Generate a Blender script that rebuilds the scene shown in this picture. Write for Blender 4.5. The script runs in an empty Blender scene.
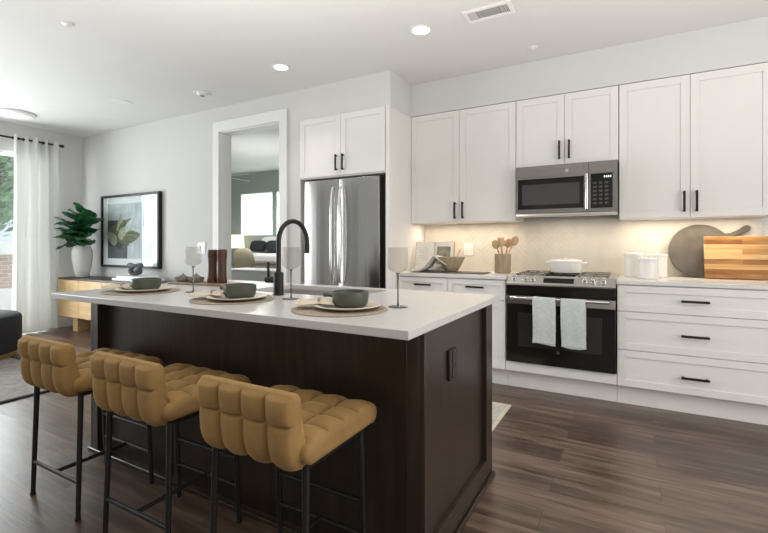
import bpy, bmesh, math, random
from mathutils import Vector, Matrix
random.seed(7)
PI = math.pi
SC = bpy.context.scene
COL = SC.collection

# ------------------------------------------------------------------ camera, world, lights, exposure
cam_d = bpy.data.cameras.new('camera')
cam = bpy.data.objects.new('camera', cam_d); COL.objects.link(cam)
cam.location = (0, 0, 1.1753)
cam.rotation_euler = (PI / 2, 0, 0.5081)
cam_d.sensor_width = 36.0
cam_d.lens = 36.0 * 440.736 / 768
cam_d.shift_y = -(266.5 - 244.24) / 768
cam_d.clip_start = 0.05
SC.camera = cam

SC.view_settings.view_transform = 'Standard'
SC.view_settings.look = 'None'
SC.view_settings.exposure = -0.06
SC.view_settings.gamma = 1.0
SC.view_settings.use_curve_mapping = False

W = bpy.data.worlds.new('World'); SC.world = W
W.use_nodes = True
bg = W.node_tree.nodes['Background']
bg.inputs[0].default_value = (0.93, 0.96, 1.0, 1)
bg.inputs[1].default_value = 2.0

def area(name, loc, rot, sx, sy, power, color=(1, 1, 1), spread=PI, shape='RECTANGLE'):
    l = bpy.data.lights.new(name, 'AREA'); l.shape = shape
    l.size = sx
    if shape in ('RECTANGLE', 'ELLIPSE'): l.size_y = sy
    l.energy = power; l.color = color; l.spread = spread
    o = bpy.data.objects.new(name, l); COL.objects.link(o)
    o.location = loc; o.rotation_euler = rot
    return o

WX, YP, YU, YC, YW = -7.04, 3.516, 3.945, 3.655, 4.285
ZC, ZT = 2.752, 2.433
YB_ = -2.6                   # wall behind the camera
# daylight through the glazed door at the left
area('window_daylight', (WX - 0.35, 1.4, 1.3), (0, -PI / 2, 0), 2.3, 3.5, 205, (0.95, 0.98, 1.0))
# three added fill lights, unseen, turned up to bounce off the ceiling
area('ceiling_bounce_fill', (-0.9, 0.8, 1.45), (PI, 0, 0), 3.2, 2.2, 60, (1.0, 0.975, 0.95), math.radians(170))
area('living_bounce_fill', (-4.9, 0.6, 1.3), (PI, 0, 0), 2.6, 2.2, 20, (0.98, 0.99, 1.0), math.radians(170))
area('aisle_bounce_fill', (1.15, 1.6, 1.45), (PI, 0, 0), 2.0, 2.4, 30, (1.0, 0.97, 0.94), math.radians(170))
# added soft fill in front of the solid wall behind the camera
area('rear_fill', (0.2, YB_ + 0.06, 1.45), (PI / 2, 0, 0), 4.2, 2.2, 10, (1.0, 0.985, 0.965))
# daylight from the right-hand end of the kitchen
area('kitchen_end_daylight', (2.44, 1.5, 1.25), (0, PI / 2, 0), 1.9, 2.6, 55, (1.0, 0.985, 0.965))
# daylight behind the bedroom blinds
area('bedroom_daylight', (-6.1, 7.6, 1.85), (-PI / 2, 0, 0), 3.6, 1.3, 150, (0.96, 1.0, 0.98))
area('bedroom_bounce_fill', (-5.2, 5.2, 1.9), (PI, 0, 0), 1.6, 1.2, 9, (0.98, 1.0, 0.99), math.radians(170))  # added fill turned up to brighten the bedroom ceiling
area('bedroom_overhead_fill', (-6.0, 5.7, 2.38), (0, 0, 0), 0.5, 0.5, 26, (1.0, 0.97, 0.93))  # added fill to brighten the bed; the fan carries no lamp
# warm strips under the wall cabinets
area('cabinet_strip_light_1', (-1.38, 4.10, 1.366), (0, 0, 0), 0.9, 0.03, 2.9, (1.0, 0.84, 0.62))
area('cabinet_strip_light_2', (0.39, 4.10, 1.366), (0, 0, 0), 0.85, 0.03, 3.9, (1.0, 0.84, 0.62))
area('hood_light', (-0.46, 4.05, 1.385), (0, 0, 0), 0.5, 0.05, 1.3, (1.0, 0.86, 0.66))

# ------------------------------------------------------------------ materials
MATS = {}
def nmat(name, color, rough=0.5, metal=0.0, var=0.0, vscale=6.0, bump=0.0, bscale=60.0, spec=0.5, sheen=0.0,
         sheen_tint=None, stretch=None, coat=0.0, trans=0.0, ior=1.45, emit=None, emit_s=0.0, alpha=1.0):
    m = bpy.data.materials.new(name); m.use_nodes = True
    nt = m.node_tree; N = nt.nodes; L = nt.links
    b = N['Principled BSDF']
    b.inputs['Base Color'].default_value = (*color, 1)
    b.inputs['Roughness'].default_value = rough
    b.inputs['Metallic'].default_value = metal
    b.inputs['Specular IOR Level'].default_value = spec
    b.inputs['Coat Weight'].default_value = coat
    b.inputs['Transmission Weight'].default_value = trans
    b.inputs['IOR'].default_value = ior
    b.inputs['Alpha'].default_value = alpha
    if sheen:
        b.inputs['Sheen Weight'].default_value = sheen
        b.inputs['Sheen Roughness'].default_value = 0.4
        b.inputs['Sheen Tint'].default_value = (*(sheen_tint or color), 1)
    if emit:
        b.inputs['Emission Color'].default_value = (*emit, 1)
        b.inputs['Emission Strength'].default_value = emit_s
    tc = N.new('ShaderNodeTexCoord')
    vec = tc.outputs['Object']
    if stretch:
        mp = N.new('ShaderNodeMapping'); mp.inputs['Scale'].default_value = stretch
        L.new(vec, mp.inputs[0]); vec = mp.outputs[0]
    if var:
        n = N.new('ShaderNodeTexNoise'); n.inputs['Scale'].default_value = vscale; n.inputs['Detail'].default_value = 5
        L.new(vec, n.inputs['Vector'])
        r = N.new('ShaderNodeMapRange'); r.inputs[3].default_value = 1 - var; r.inputs[4].default_value = 1 + var
        r.inputs[1].default_value = 0.25; r.inputs[2].default_value = 0.75
        L.new(n.outputs[0], r.inputs[0])
        mx = N.new('ShaderNodeMix'); mx.data_type = 'RGBA'; mx.blend_type = 'MULTIPLY'; mx.inputs[0].default_value = 1
        mx.inputs[6].default_value = (*color, 1)
        L.new(r.outputs[0], mx.inputs[7]); L.new(mx.outputs[2], b.inputs['Base Color'])
    if bump:
        n2 = N.new('ShaderNodeTexNoise'); n2.inputs['Scale'].default_value = bscale; n2.inputs['Detail'].default_value = 4
        L.new(vec, n2.inputs['Vector'])
        bp = N.new('ShaderNodeBump'); bp.inputs['Strength'].default_value = bump; bp.inputs['Distance'].default_value = 0.003
        L.new(n2.outputs[0], bp.inputs['Height']); L.new(bp.outputs[0], b.inputs['Normal'])
    MATS[name] = m
    return m

def ramp(N, stops):
    r = N.new('ShaderNodeValToRGB')
    e = r.color_ramp.elements
    while len(e) < len(stops): e.new(0.5)
    for k, (p, c) in enumerate(stops):
        e[k].position = p; e[k].color = (*c, 1)
    return r

def floor_material():
    m = bpy.data.materials.new('plank_floor'); m.use_nodes = True
    nt = m.node_tree; N = nt.nodes; L = nt.links; b = N['Principled BSDF']
    tc = N.new('ShaderNodeTexCoord')
    br = N.new('ShaderNodeTexBrick'); br.offset = 0.37; br.offset_frequency = 2
    br.inputs['Scale'].default_value = 1.0
    br.inputs['Brick Width'].default_value = 1.25; br.inputs['Row Height'].default_value = 0.165
    br.inputs['Mortar Size'].default_value = 0.0013; br.inputs['Mortar Smooth'].default_value = 0.2
    br.inputs['Color1'].default_value = (0, 0, 0, 1); br.inputs['Color2'].default_value = (1, 1, 1, 1)
    br.inputs['Mortar'].default_value = (0.5, 0.5, 0.5, 1)
    L.new(tc.outputs['Object'], br.inputs['Vector'])
    # grain, shifted per plank
    sp = N.new('ShaderNodeVectorMath'); sp.operation = 'MULTIPLY_ADD'
    sp.inputs[1].default_value = (7.3, 3.1, 5.7)
    L.new(br.outputs['Color'], sp.inputs[0]); L.new(tc.outputs['Object'], sp.inputs[2])
    mp = N.new('ShaderNodeMapping'); mp.inputs['Scale'].default_value = (1.6, 17, 1)
    L.new(sp.outputs[0], mp.inputs[0])
    n1 = N.new('ShaderNodeTexNoise'); n1.inputs['Scale'].default_value = 1.3; n1.inputs['Detail'].default_value = 7; n1.inputs['Distortion'].default_value = 0.6
    L.new(mp.outputs[0], n1.inputs['Vector'])
    mp2 = N.new('ShaderNodeMapping'); mp2.inputs['Scale'].default_value = (5, 120, 1)
    L.new(sp.outputs[0], mp2.inputs[0])
    n2 = N.new('ShaderNodeTexNoise'); n2.inputs['Scale'].default_value = 1.0; n2.inputs['Detail'].default_value = 3
    L.new(mp2.outputs[0], n2.inputs['Vector'])
    rp = ramp(N, [(0.25, (0.022, 0.0105, 0.0065)), (0.47, (0.070, 0.039, 0.026)), (0.78, (0.20, 0.132, 0.094))])
    ad = N.new('ShaderNodeMath'); ad.operation = 'MULTIPLY_ADD'; ad.inputs[1].default_value = 0.17
    L.new(br.outputs['Color'], ad.inputs[0]); L.new(n1.outputs[0], ad.inputs[2])
    ad2 = N.new('ShaderNodeMath'); ad2.operation = 'MULTIPLY_ADD'; ad2.inputs[1].default_value = 0.22
    L.new(n2.outputs[0], ad2.inputs[0]); L.new(ad.outputs[0], ad2.inputs[2])
    su = N.new('ShaderNodeMath'); su.operation = 'SUBTRACT'; su.inputs[1].default_value = 0.17
    L.new(ad2.outputs[0], su.inputs[0]); L.new(su.outputs[0], rp.inputs[0])
    mx = N.new('ShaderNodeMix'); mx.data_type = 'RGBA'; mx.inputs[7].default_value = (0.030, 0.019, 0.013, 1)
    L.new(br.outputs['Fac'], mx.inputs[0]); L.new(rp.outputs[0], mx.inputs[6]); L.new(mx.outputs[2], b.inputs['Base Color'])
    rr = N.new('ShaderNodeMapRange'); rr.inputs[3].default_value = 0.24; rr.inputs[4].default_value = 0.42; b.inputs['Specular IOR Level'].default_value = 0.8
    L.new(n1.outputs[0], rr.inputs[0]); L.new(rr.outputs[0], b.inputs['Roughness'])
    bp = N.new('ShaderNodeBump'); bp.inputs['Strength'].default_value = 0.25; bp.inputs['Distance'].default_value = 0.002
    bh = N.new('ShaderNodeMath'); bh.operation = 'SUBTRACT'
    L.new(n2.outputs[0], bh.inputs[0]); L.new(br.outputs['Fac'], bh.inputs[1]); L.new(bh.outputs[0], bp.inputs['Height'])
    L.new(bp.outputs[0], b.inputs['Normal'])
    return m

def wood_material(name, c1, c2, c3, scale=(1, 12, 12), rough=0.45, ns=2.0, strips=None):
    m = bpy.data.materials.new(name); m.use_nodes = True
    nt = m.node_tree; N = nt.nodes; L = nt.links; b = N['Principled BSDF']
    tc = N.new('ShaderNodeTexCoord')
    src = tc.outputs['Object']
    if strips:   # glued strips of different tone along local Z
        br = N.new('ShaderNodeTexBrick'); br.offset = 0.4
        br.inputs['Scale'].default_value = 1; br.inputs['Brick Width'].default_value = 0.9; br.inputs['Row Height'].default_value = strips
        br.inputs['Mortar Size'].default_value = 0.0005
        br.inputs['Color1'].default_value = (0, 0, 0, 1); br.inputs['Color2'].default_value = (1, 1, 1, 1); br.inputs['Mortar'].default_value = (0.3, 0.3, 0.3, 1)
        sx = N.new('ShaderNodeSeparateXYZ'); cx = N.new('ShaderNodeCombineXYZ')
        L.new(src, sx.inputs[0]); L.new(sx.outputs[0], cx.inputs[0]); L.new(sx.outputs[2], cx.inputs[1]); L.new(cx.outputs[0], br.inputs['Vector'])
    mp = N.new('ShaderNodeMapping'); mp.inputs['Scale'].default_value = scale
    L.new(src, mp.inputs[0])
    n = N.new('ShaderNodeTexNoise'); n.inputs['Scale'].default_value = ns; n.inputs['Detail'].default_value = 6; n.inputs['Distortion'].default_value = 0.8
    L.new(mp.outputs[0], n.inputs['Vector'])
    rp = ramp(N, [(0.25, c1), (0.5, c2), (0.75, c3)])
    if strips:
        ma = N.new('ShaderNodeMath'); ma.operation = 'MULTIPLY_ADD'; ma.inputs[1].default_value = 0.5
        L.new(br.outputs['Color'], ma.inputs[0])
        mb_ = N.new('ShaderNodeMath'); mb_.operation = 'MULTIPLY_ADD'; mb_.inputs[1].default_value = 0.6; mb_.inputs[2].default_value = -0.05
        L.new(n.outputs[0], mb_.inputs[0]); L.new(mb_.outputs[0], ma.inputs[2]); L.new(ma.outputs[0], rp.inputs[0])
    else:
        L.new(n.outputs[0], rp.inputs[0])
    L.new(rp.outputs[0], b.inputs['Base Color'])
    b.inputs['Roughness'].default_value = rough
    return m

def glass_material(name, tint=(1, 1, 1), gloss=0.5):
    m = bpy.data.materials.new(name); m.use_nodes = True
    nt = m.node_tree; N = nt.nodes; L = nt.links
    N.remove(N['Principled BSDF'])
    out = N['Material Output']
    t = N.new('ShaderNodeBsdfTransparent'); t.inputs[0].default_value = (*tint, 1)
    g = N.new('ShaderNodeBsdfGlossy'); g.inputs['Roughness'].default_value = 0.02
    lw = N.new('ShaderNodeLayerWeight'); lw.inputs[0].default_value = 0.5
    pw = N.new('ShaderNodeMath'); pw.operation = 'POWER'; pw.inputs[1].default_value = 4.0
    L.new(lw.outputs['Facing'], pw.inputs[0])
    fr = N.new('ShaderNodeMath'); fr.operation = 'MULTIPLY_ADD'; fr.inputs[1].default_value = gloss; fr.inputs[2].default_value = 0.06 * gloss
    L.new(pw.outputs[0], fr.inputs[0])
    mx = N.new('ShaderNodeMixShader')
    L.new(fr.outputs[0], mx.inputs[0]); L.new(t.outputs[0], mx.inputs[1]); L.new(g.outputs[0], mx.inputs[2])
    L.new(mx.outputs[0], out.inputs[0])
    return m

def translucent_material(name, color, mixf=0.45, rough=0.9):
    m = bpy.data.materials.new(name); m.use_nodes = True
    nt = m.node_tree; N = nt.nodes; L = nt.links
    N.remove(N['Principled BSDF'])
    out = N['Material Output']
    d = N.new('ShaderNodeBsdfDiffuse'); d.inputs[0].default_value = (*color, 1)
    t = N.new('ShaderNodeBsdfTranslucent'); t.inputs[0].default_value = (*color, 1)
    mx = N.new('ShaderNodeMixShader'); mx.inputs[0].default_value = mixf
    tc = N.new('ShaderNodeTexCoord'); n = N.new('ShaderNodeTexNoise'); n.inputs['Scale'].default_value = 300
    bp = N.new('ShaderNodeBump'); bp.inputs['Strength'].default_value = 0.15; bp.inputs['Distance'].default_value = 0.001
    L.new(tc.outputs['Object'], n.inputs['Vector']); L.new(n.outputs[0], bp.inputs['Height']); L.new(bp.outputs[0], d.inputs['Normal'])
    L.new(d.outputs[0], mx.inputs[1]); L.new(t.outputs[0], mx.inputs[2]); L.new(mx.outputs[0], out.inputs[0])
    return m

M = {}
M['wall'] = nmat('wall_paint', (0.66, 0.655, 0.64), 0.85, var=0.012, vscale=3, bump=0.05, bscale=180)
M['ceiling'] = nmat('ceiling_paint', (0.74, 0.735, 0.72), 0.9, var=0.01, vscale=3, bump=0.06, bscale=160)
M['trim'] = nmat('trim_paint', (0.82, 0.82, 0.81), 0.45, var=0.01)
M['cab'] = nmat('cabinet_paint', (0.79, 0.77, 0.755), 0.42, var=0.01, vscale=4)
M['floor'] = floor_material()
M['quartz'] = nmat('white_quartz', (0.60, 0.585, 0.57), 0.26, var=0.03, vscale=90, spec=0.3)
M['quartz_back_lit'] = nmat('white_quartz_run_lit', (0.70, 0.685, 0.665), 0.24, var=0.03, vscale=90, spec=0.3)  # island stone in a lighter colour, standing in for the under-cabinet light
M['espresso'] = wood_material('espresso_wood', (0.022, 0.013, 0.009), (0.032, 0.0195, 0.014), (0.047, 0.030, 0.021), (14, 14, 1.2), 0.3)
M['espresso_dark'] = nmat('espresso_edge', (0.016, 0.011, 0.009), 0.4, var=0.1)
M['steel'] = nmat('brushed_steel', (0.50, 0.495, 0.48), 0.2, 1.0, var=0.04, vscale=1.4, stretch=(9, 9, 0.05), bump=1.0, bscale=1.2)
M['steel_h'] = nmat('brushed_steel_horizontal', (0.25, 0.235, 0.22), 0.26, 1.0, var=0.06, vscale=1.4, stretch=(0.6, 60, 60))
M['basin'] = nmat('satin_steel_basin', (0.50, 0.48, 0.45), 0.45, 0.6, var=0.05)
M['steel_range'] = nmat('brushed_steel_range', (0.56, 0.54, 0.52), 0.28, 1.0, var=0.06, vscale=1.4, stretch=(0.6, 60, 60))
M['steel_bright'] = nmat('polished_steel', (0.72, 0.71, 0.70), 0.16, 1.0, var=0.02)
M['black_metal'] = nmat('matt_black_metal', (0.018, 0.017, 0.016), 0.42, 0.3, var=0.1)
M['bronze'] = nmat('dark_bronze_pull', (0.030, 0.024, 0.020), 0.38, 0.6, var=0.1)
M['black_plastic'] = nmat('black_plastic', (0.012, 0.011, 0.011), 0.3, var=0.1)
M['black_glass'] = nmat('black_glass', (0.012, 0.0105, 0.0095), 0.06, var=0.05, spec=0.35)
M['oven_window'] = nmat('tinted_oven_window', (0.03, 0.028, 0.027), 0.10, var=0.1)
M['micro_window'] = nmat('microwave_window_mesh', (0.055, 0.055, 0.055), 0.22, var=0.05)
M['cast_iron'] = nmat('cast_iron', (0.02, 0.02, 0.02), 0.6, 0.2, bump=0.3, bscale=200)
M['grate_grey'] = nmat('grey_grate', (0.20, 0.19, 0.18), 0.45, 0.6, var=0.1)
M['velvet'] = nmat('mustard_velvet', (0.310, 0.187, 0.073), 0.8, var=0.14, vscale=14, bump=0.12, bscale=260, spec=0.15, sheen=0.25, sheen_tint=(0.95, 0.70, 0.35))
M['tile'] = nmat('cream_tile', (0.70, 0.66, 0.60), 0.25, var=0.05, vscale=9)
M['grout'] = nmat('tile_grout', (0.36, 0.32, 0.28), 0.9, var=0.05, vscale=40)
M['plate_white'] = nmat('white_plastic', (0.83, 0.82, 0.80), 0.35, var=0.01)
M['white_ceramic'] = nmat('white_ceramic', (0.82, 0.80, 0.77), 0.22, var=0.01)
M['matt_white'] = nmat('matt_white_ceramic', (0.82, 0.81, 0.79), 0.65, var=0.03, bump=0.15, bscale=120)
M['sage'] = nmat('sage_stoneware', (0.072, 0.080, 0.062), 0.38, var=0.12, vscale=22)
M['cream_ceramic'] = nmat('cream_stoneware', (0.66, 0.58, 0.48), 0.4, var=0.06, vscale=20)
M['jute'] = nmat('woven_jute', (0.37, 0.30, 0.235), 0.9, var=0.25, vscale=130, bump=0.8, bscale=160)
M['linen'] = nmat('cream_linen', (0.66, 0.58, 0.46), 0.9, var=0.10, vscale=50, bump=0.4, bscale=200)
M['grey_linen'] = nmat('grey_linen', (0.60, 0.58, 0.54), 0.9, var=0.12, vscale=60, bump=0.4, bscale=200)
M['towel'] = nmat('pale_blue_grey_towel', (0.56, 0.60, 0.60), 0.95, var=0.10, vscale=45, bump=0.5, bscale=220)
M['mill'] = wood_material('brown_mill_wood', (0.040, 0.016, 0.009), (0.070, 0.028, 0.016), (0.11, 0.047, 0.028), (14, 14, 2), 0.4)
M['spoon'] = wood_material('spoon_wood', (0.44, 0.27, 0.14), (0.60, 0.40, 0.23), (0.70, 0.51, 0.32), (10, 10, 2), 0.5)
M['crock'] = wood_material('grooved_crock', (0.25, 0.19, 0.12), (0.38, 0.30, 0.20), (0.48, 0.40, 0.29), (30, 30, 2), 0.6)
M['butcher'] = wood_material('striped_cutting_board', (0.22, 0.085, 0.022), (0.50, 0.245, 0.07), (0.74, 0.49, 0.22), (1.4, 10, 14), 0.4, 2.0, strips=0.037)
M['slate_board'] = nmat('grey_stone_board', (0.105, 0.093, 0.078), 0.55, var=0.35, vscale=9, bump=0.3, bscale=40)
M['oak'] = wood_material('pale_oak', (0.52, 0.32, 0.13), (0.62, 0.41, 0.19), (0.70, 0.50, 0.27), (1.5, 10, 16), 0.45)
M['dark_wood'] = nmat('dark_console_top', (0.055, 0.042, 0.035), 0.4, var=0.2, vscale=20)
M['tray_wood'] = wood_material('tray_wood', (0.20, 0.13, 0.085), (0.30, 0.21, 0.145), (0.38, 0.28, 0.2), (3, 18, 1), 0.5)
M['stone_grey'] = nmat('grey_brown_stoneware', (0.22, 0.20, 0.18), 0.55, var=0.3, vscale=30)
M['leaf'] = nmat('fig_leaf', (0.030, 0.135, 0.050), 0.35, var=0.35, vscale=12, spec=0.5)
M['stem'] = nmat('plant_stem', (0.10, 0.075, 0.04), 0.7, var=0.2)
M['frame_black'] = nmat('black_picture_frame', (0.012, 0.011, 0.011), 0.4, var=0.1)
M['mat_board'] = nmat('white_mat_board', (0.82, 0.82, 0.83), 0.9, var=0.01)
M['print_pale'] = nmat('print_pale_grey', (0.50, 0.53, 0.55), 0.8, var=0.3, vscale=4, stretch=(3, 1, 1))
M['print_mist'] = nmat('print_grey_green', (0.52, 0.55, 0.54), 0.8, var=0.25, vscale=5)
M['print_dark'] = nmat('print_dark_slate', (0.075, 0.085, 0.09), 0.8, var=0.4, vscale=6)
M['print_leaf'] = nmat('print_olive', (0.15, 0.155, 0.085), 0.8, var=0.4, vscale=9)
M['print_petal'] = nmat('print_petal', (0.42, 0.40, 0.30), 0.8, var=0.3, vscale=9)
M['curtain'] = translucent_material('white_curtain', (0.86, 0.86, 0.84), 0.26)
M['blind'] = translucent_material('white_blind', (0.86, 0.90, 0.87), 0.55)
M['pane'] = glass_material('window_glass', (0.96, 0.98, 0.98))
M['wine_glass'] = glass_material('smoky_glass', (0.925, 0.92, 0.91), 0.09)
M['glass_stem'] = nmat('smoky_glass_stem', (0.27, 0.26, 0.25), 0.08, var=0.05, trans=0.6)
M['charcoal'] = nmat('charcoal_fabric', (0.022, 0.023, 0.028), 0.85, var=0.15, vscale=60, bump=0.3, bscale=250)
M['gold_base'] = nmat('brushed_brass', (0.45, 0.30, 0.14), 0.35, 0.8, var=0.05)
M['rug'] = nmat('grey_woven_rug', (0.30, 0.275, 0.255), 0.95, var=0.28, vscale=22, bump=0.8, bscale=160)
M['rug_border'] = nmat('dark_rug_binding', (0.03, 0.028, 0.028), 0.9, var=0.2, vscale=60)
M['runner'] = nmat('pale_runner', (0.52, 0.49, 0.45), 0.95, var=0.25, vscale=40, bump=0.6, bscale=180)
M['runner_edge'] = nmat('runner_edge', (0.62, 0.56, 0.46), 0.95, var=0.1, vscale=40)
M['green_wall'] = nmat('sage_wall_paint', (0.40, 0.44, 0.41), 0.85, var=0.015, vscale=3)
M['carpet'] = nmat('pale_carpet', (0.45, 0.42, 0.39), 0.95, var=0.12, vscale=60, bump=0.6, bscale=200)
M['bed_white'] = nmat('white_bedding', (0.80, 0.80, 0.80), 0.9, var=0.03, vscale=12, bump=0.2, bscale=40)
M['bed_base'] = nmat('taupe_upholstery', (0.40, 0.36, 0.32), 0.9, var=0.08, vscale=40)
M['pillow_dark'] = nmat('dark_pillow', (0.025, 0.027, 0.032), 0.9, var=0.25, vscale=25)
M['grey_fabric'] = nmat('grey_headboard', (0.33, 0.34, 0.34), 0.9, var=0.06, vscale=40)
M['chair_fabric'] = nmat('olive_beige_fabric', (0.42, 0.38, 0.27), 0.9, var=0.08, vscale=40)
M['lamp_shade'] = nmat('lit_lamp_shade', (0.85, 0.78, 0.62), 0.8, var=0.02, emit=(1.0, 0.86, 0.62), emit_s=1.1)
M['lens_lit'] = nmat('lit_lens', (1, 1, 1), 0.5, var=0.01, emit=(1.0, 0.97, 0.92), emit_s=9.0)
M['display'] = nmat('lit_display', (0.5, 0.6, 0.6), 0.5, var=0.01, emit=(0.85, 0.95, 1.0), emit_s=1.2)
M['button'] = nmat('grey_button', (0.075, 0.075, 0.075), 0.5, var=0.05)
M['vent_dark'] = nmat('vent_shadow', (0.30, 0.29, 0.28), 0.8, var=0.05)
M['vent_slat'] = nmat('vent_slat_metal', (0.72, 0.71, 0.70), 0.5, var=0.03)
M['decor_dark'] = nmat('dark_knot_ceramic', (0.10, 0.095, 0.105), 0.5, var=0.3, vscale=25)
M['book_white'] = nmat('white_book_cover', (0.78, 0.79, 0.80), 0.5, var=0.02)
M['paper'] = nmat('book_paper', (0.80, 0.77, 0.71), 0.8, var=0.03, vscale=30)
M['page_print'] = nmat('page_photo', (0.30, 0.26, 0.20), 0.7, var=0.5, vscale=14)
M['tan'] = nmat('tan_book_cover', (0.50, 0.38, 0.22), 0.6, var=0.08)
M['brick'] = nmat('brick_wall', (0.36, 0.20, 0.15), 0.9, var=0.3, vscale=9)
M['concrete'] = nmat('pale_concrete', (0.74, 0.73, 0.71), 0.9, var=0.08, vscale=8)
M['siding'] = nmat('pale_blue_siding', (0.58, 0.63, 0.68), 0.8, var=0.05)
M['roof'] = nmat('grey_roof', (0.20, 0.20, 0.21), 0.8, var=0.1)
M['bark'] = nmat('bark', (0.10, 0.075, 0.055), 0.9, var=0.3, vscale=20)
M['tree_leaf'] = nmat('tree_leaf', (0.16, 0.29, 0.14), 0.6, var=0.4, vscale=3)
M['outlet_dark'] = nmat('dark_bronze_plate', (0.035, 0.028, 0.024), 0.35, 0.4, var=0.05)
M['fan'] = nmat('white_fan_blade', (0.80, 0.80, 0.79), 0.5, var=0.02)

# brick pattern for the wall outside
def brickify(m):
    nt = m.node_tree; N = nt.nodes; L = nt.links; b = N['Principled BSDF']
    tc = N.new('ShaderNodeTexCoord'); sx = N.new('ShaderNodeSeparateXYZ'); cx = N.new('ShaderNodeCombineXYZ')
    L.new(tc.outputs['Object'], sx.inputs[0]); L.new(sx.outputs[1], cx.inputs[0]); L.new(sx.outputs[2], cx.inputs[1])
    br = N.new('ShaderNodeTexBrick'); br.inputs['Scale'].default_value = 1
    br.inputs['Brick Width'].default_value = 0.22; br.inputs['Row Height'].default_value = 0.075; br.inputs['Mortar Size'].default_value = 0.005
    br.inputs['Color1'].default_value = (0.50, 0.36, 0.31, 1); br.inputs['Color2'].default_value = (0.42, 0.29, 0.25, 1); br.inputs['Mortar'].default_value = (0.55, 0.52, 0.48, 1)
    L.new(cx.outputs[0], br.inputs['Vector']); L.new(br.outputs['Color'], b.inputs['Base Color'])
brickify(M['brick'])

# ------------------------------------------------------------------ mesh building
WL = {}          # world base point of every root and part, so parts are written in scene coordinates

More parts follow.
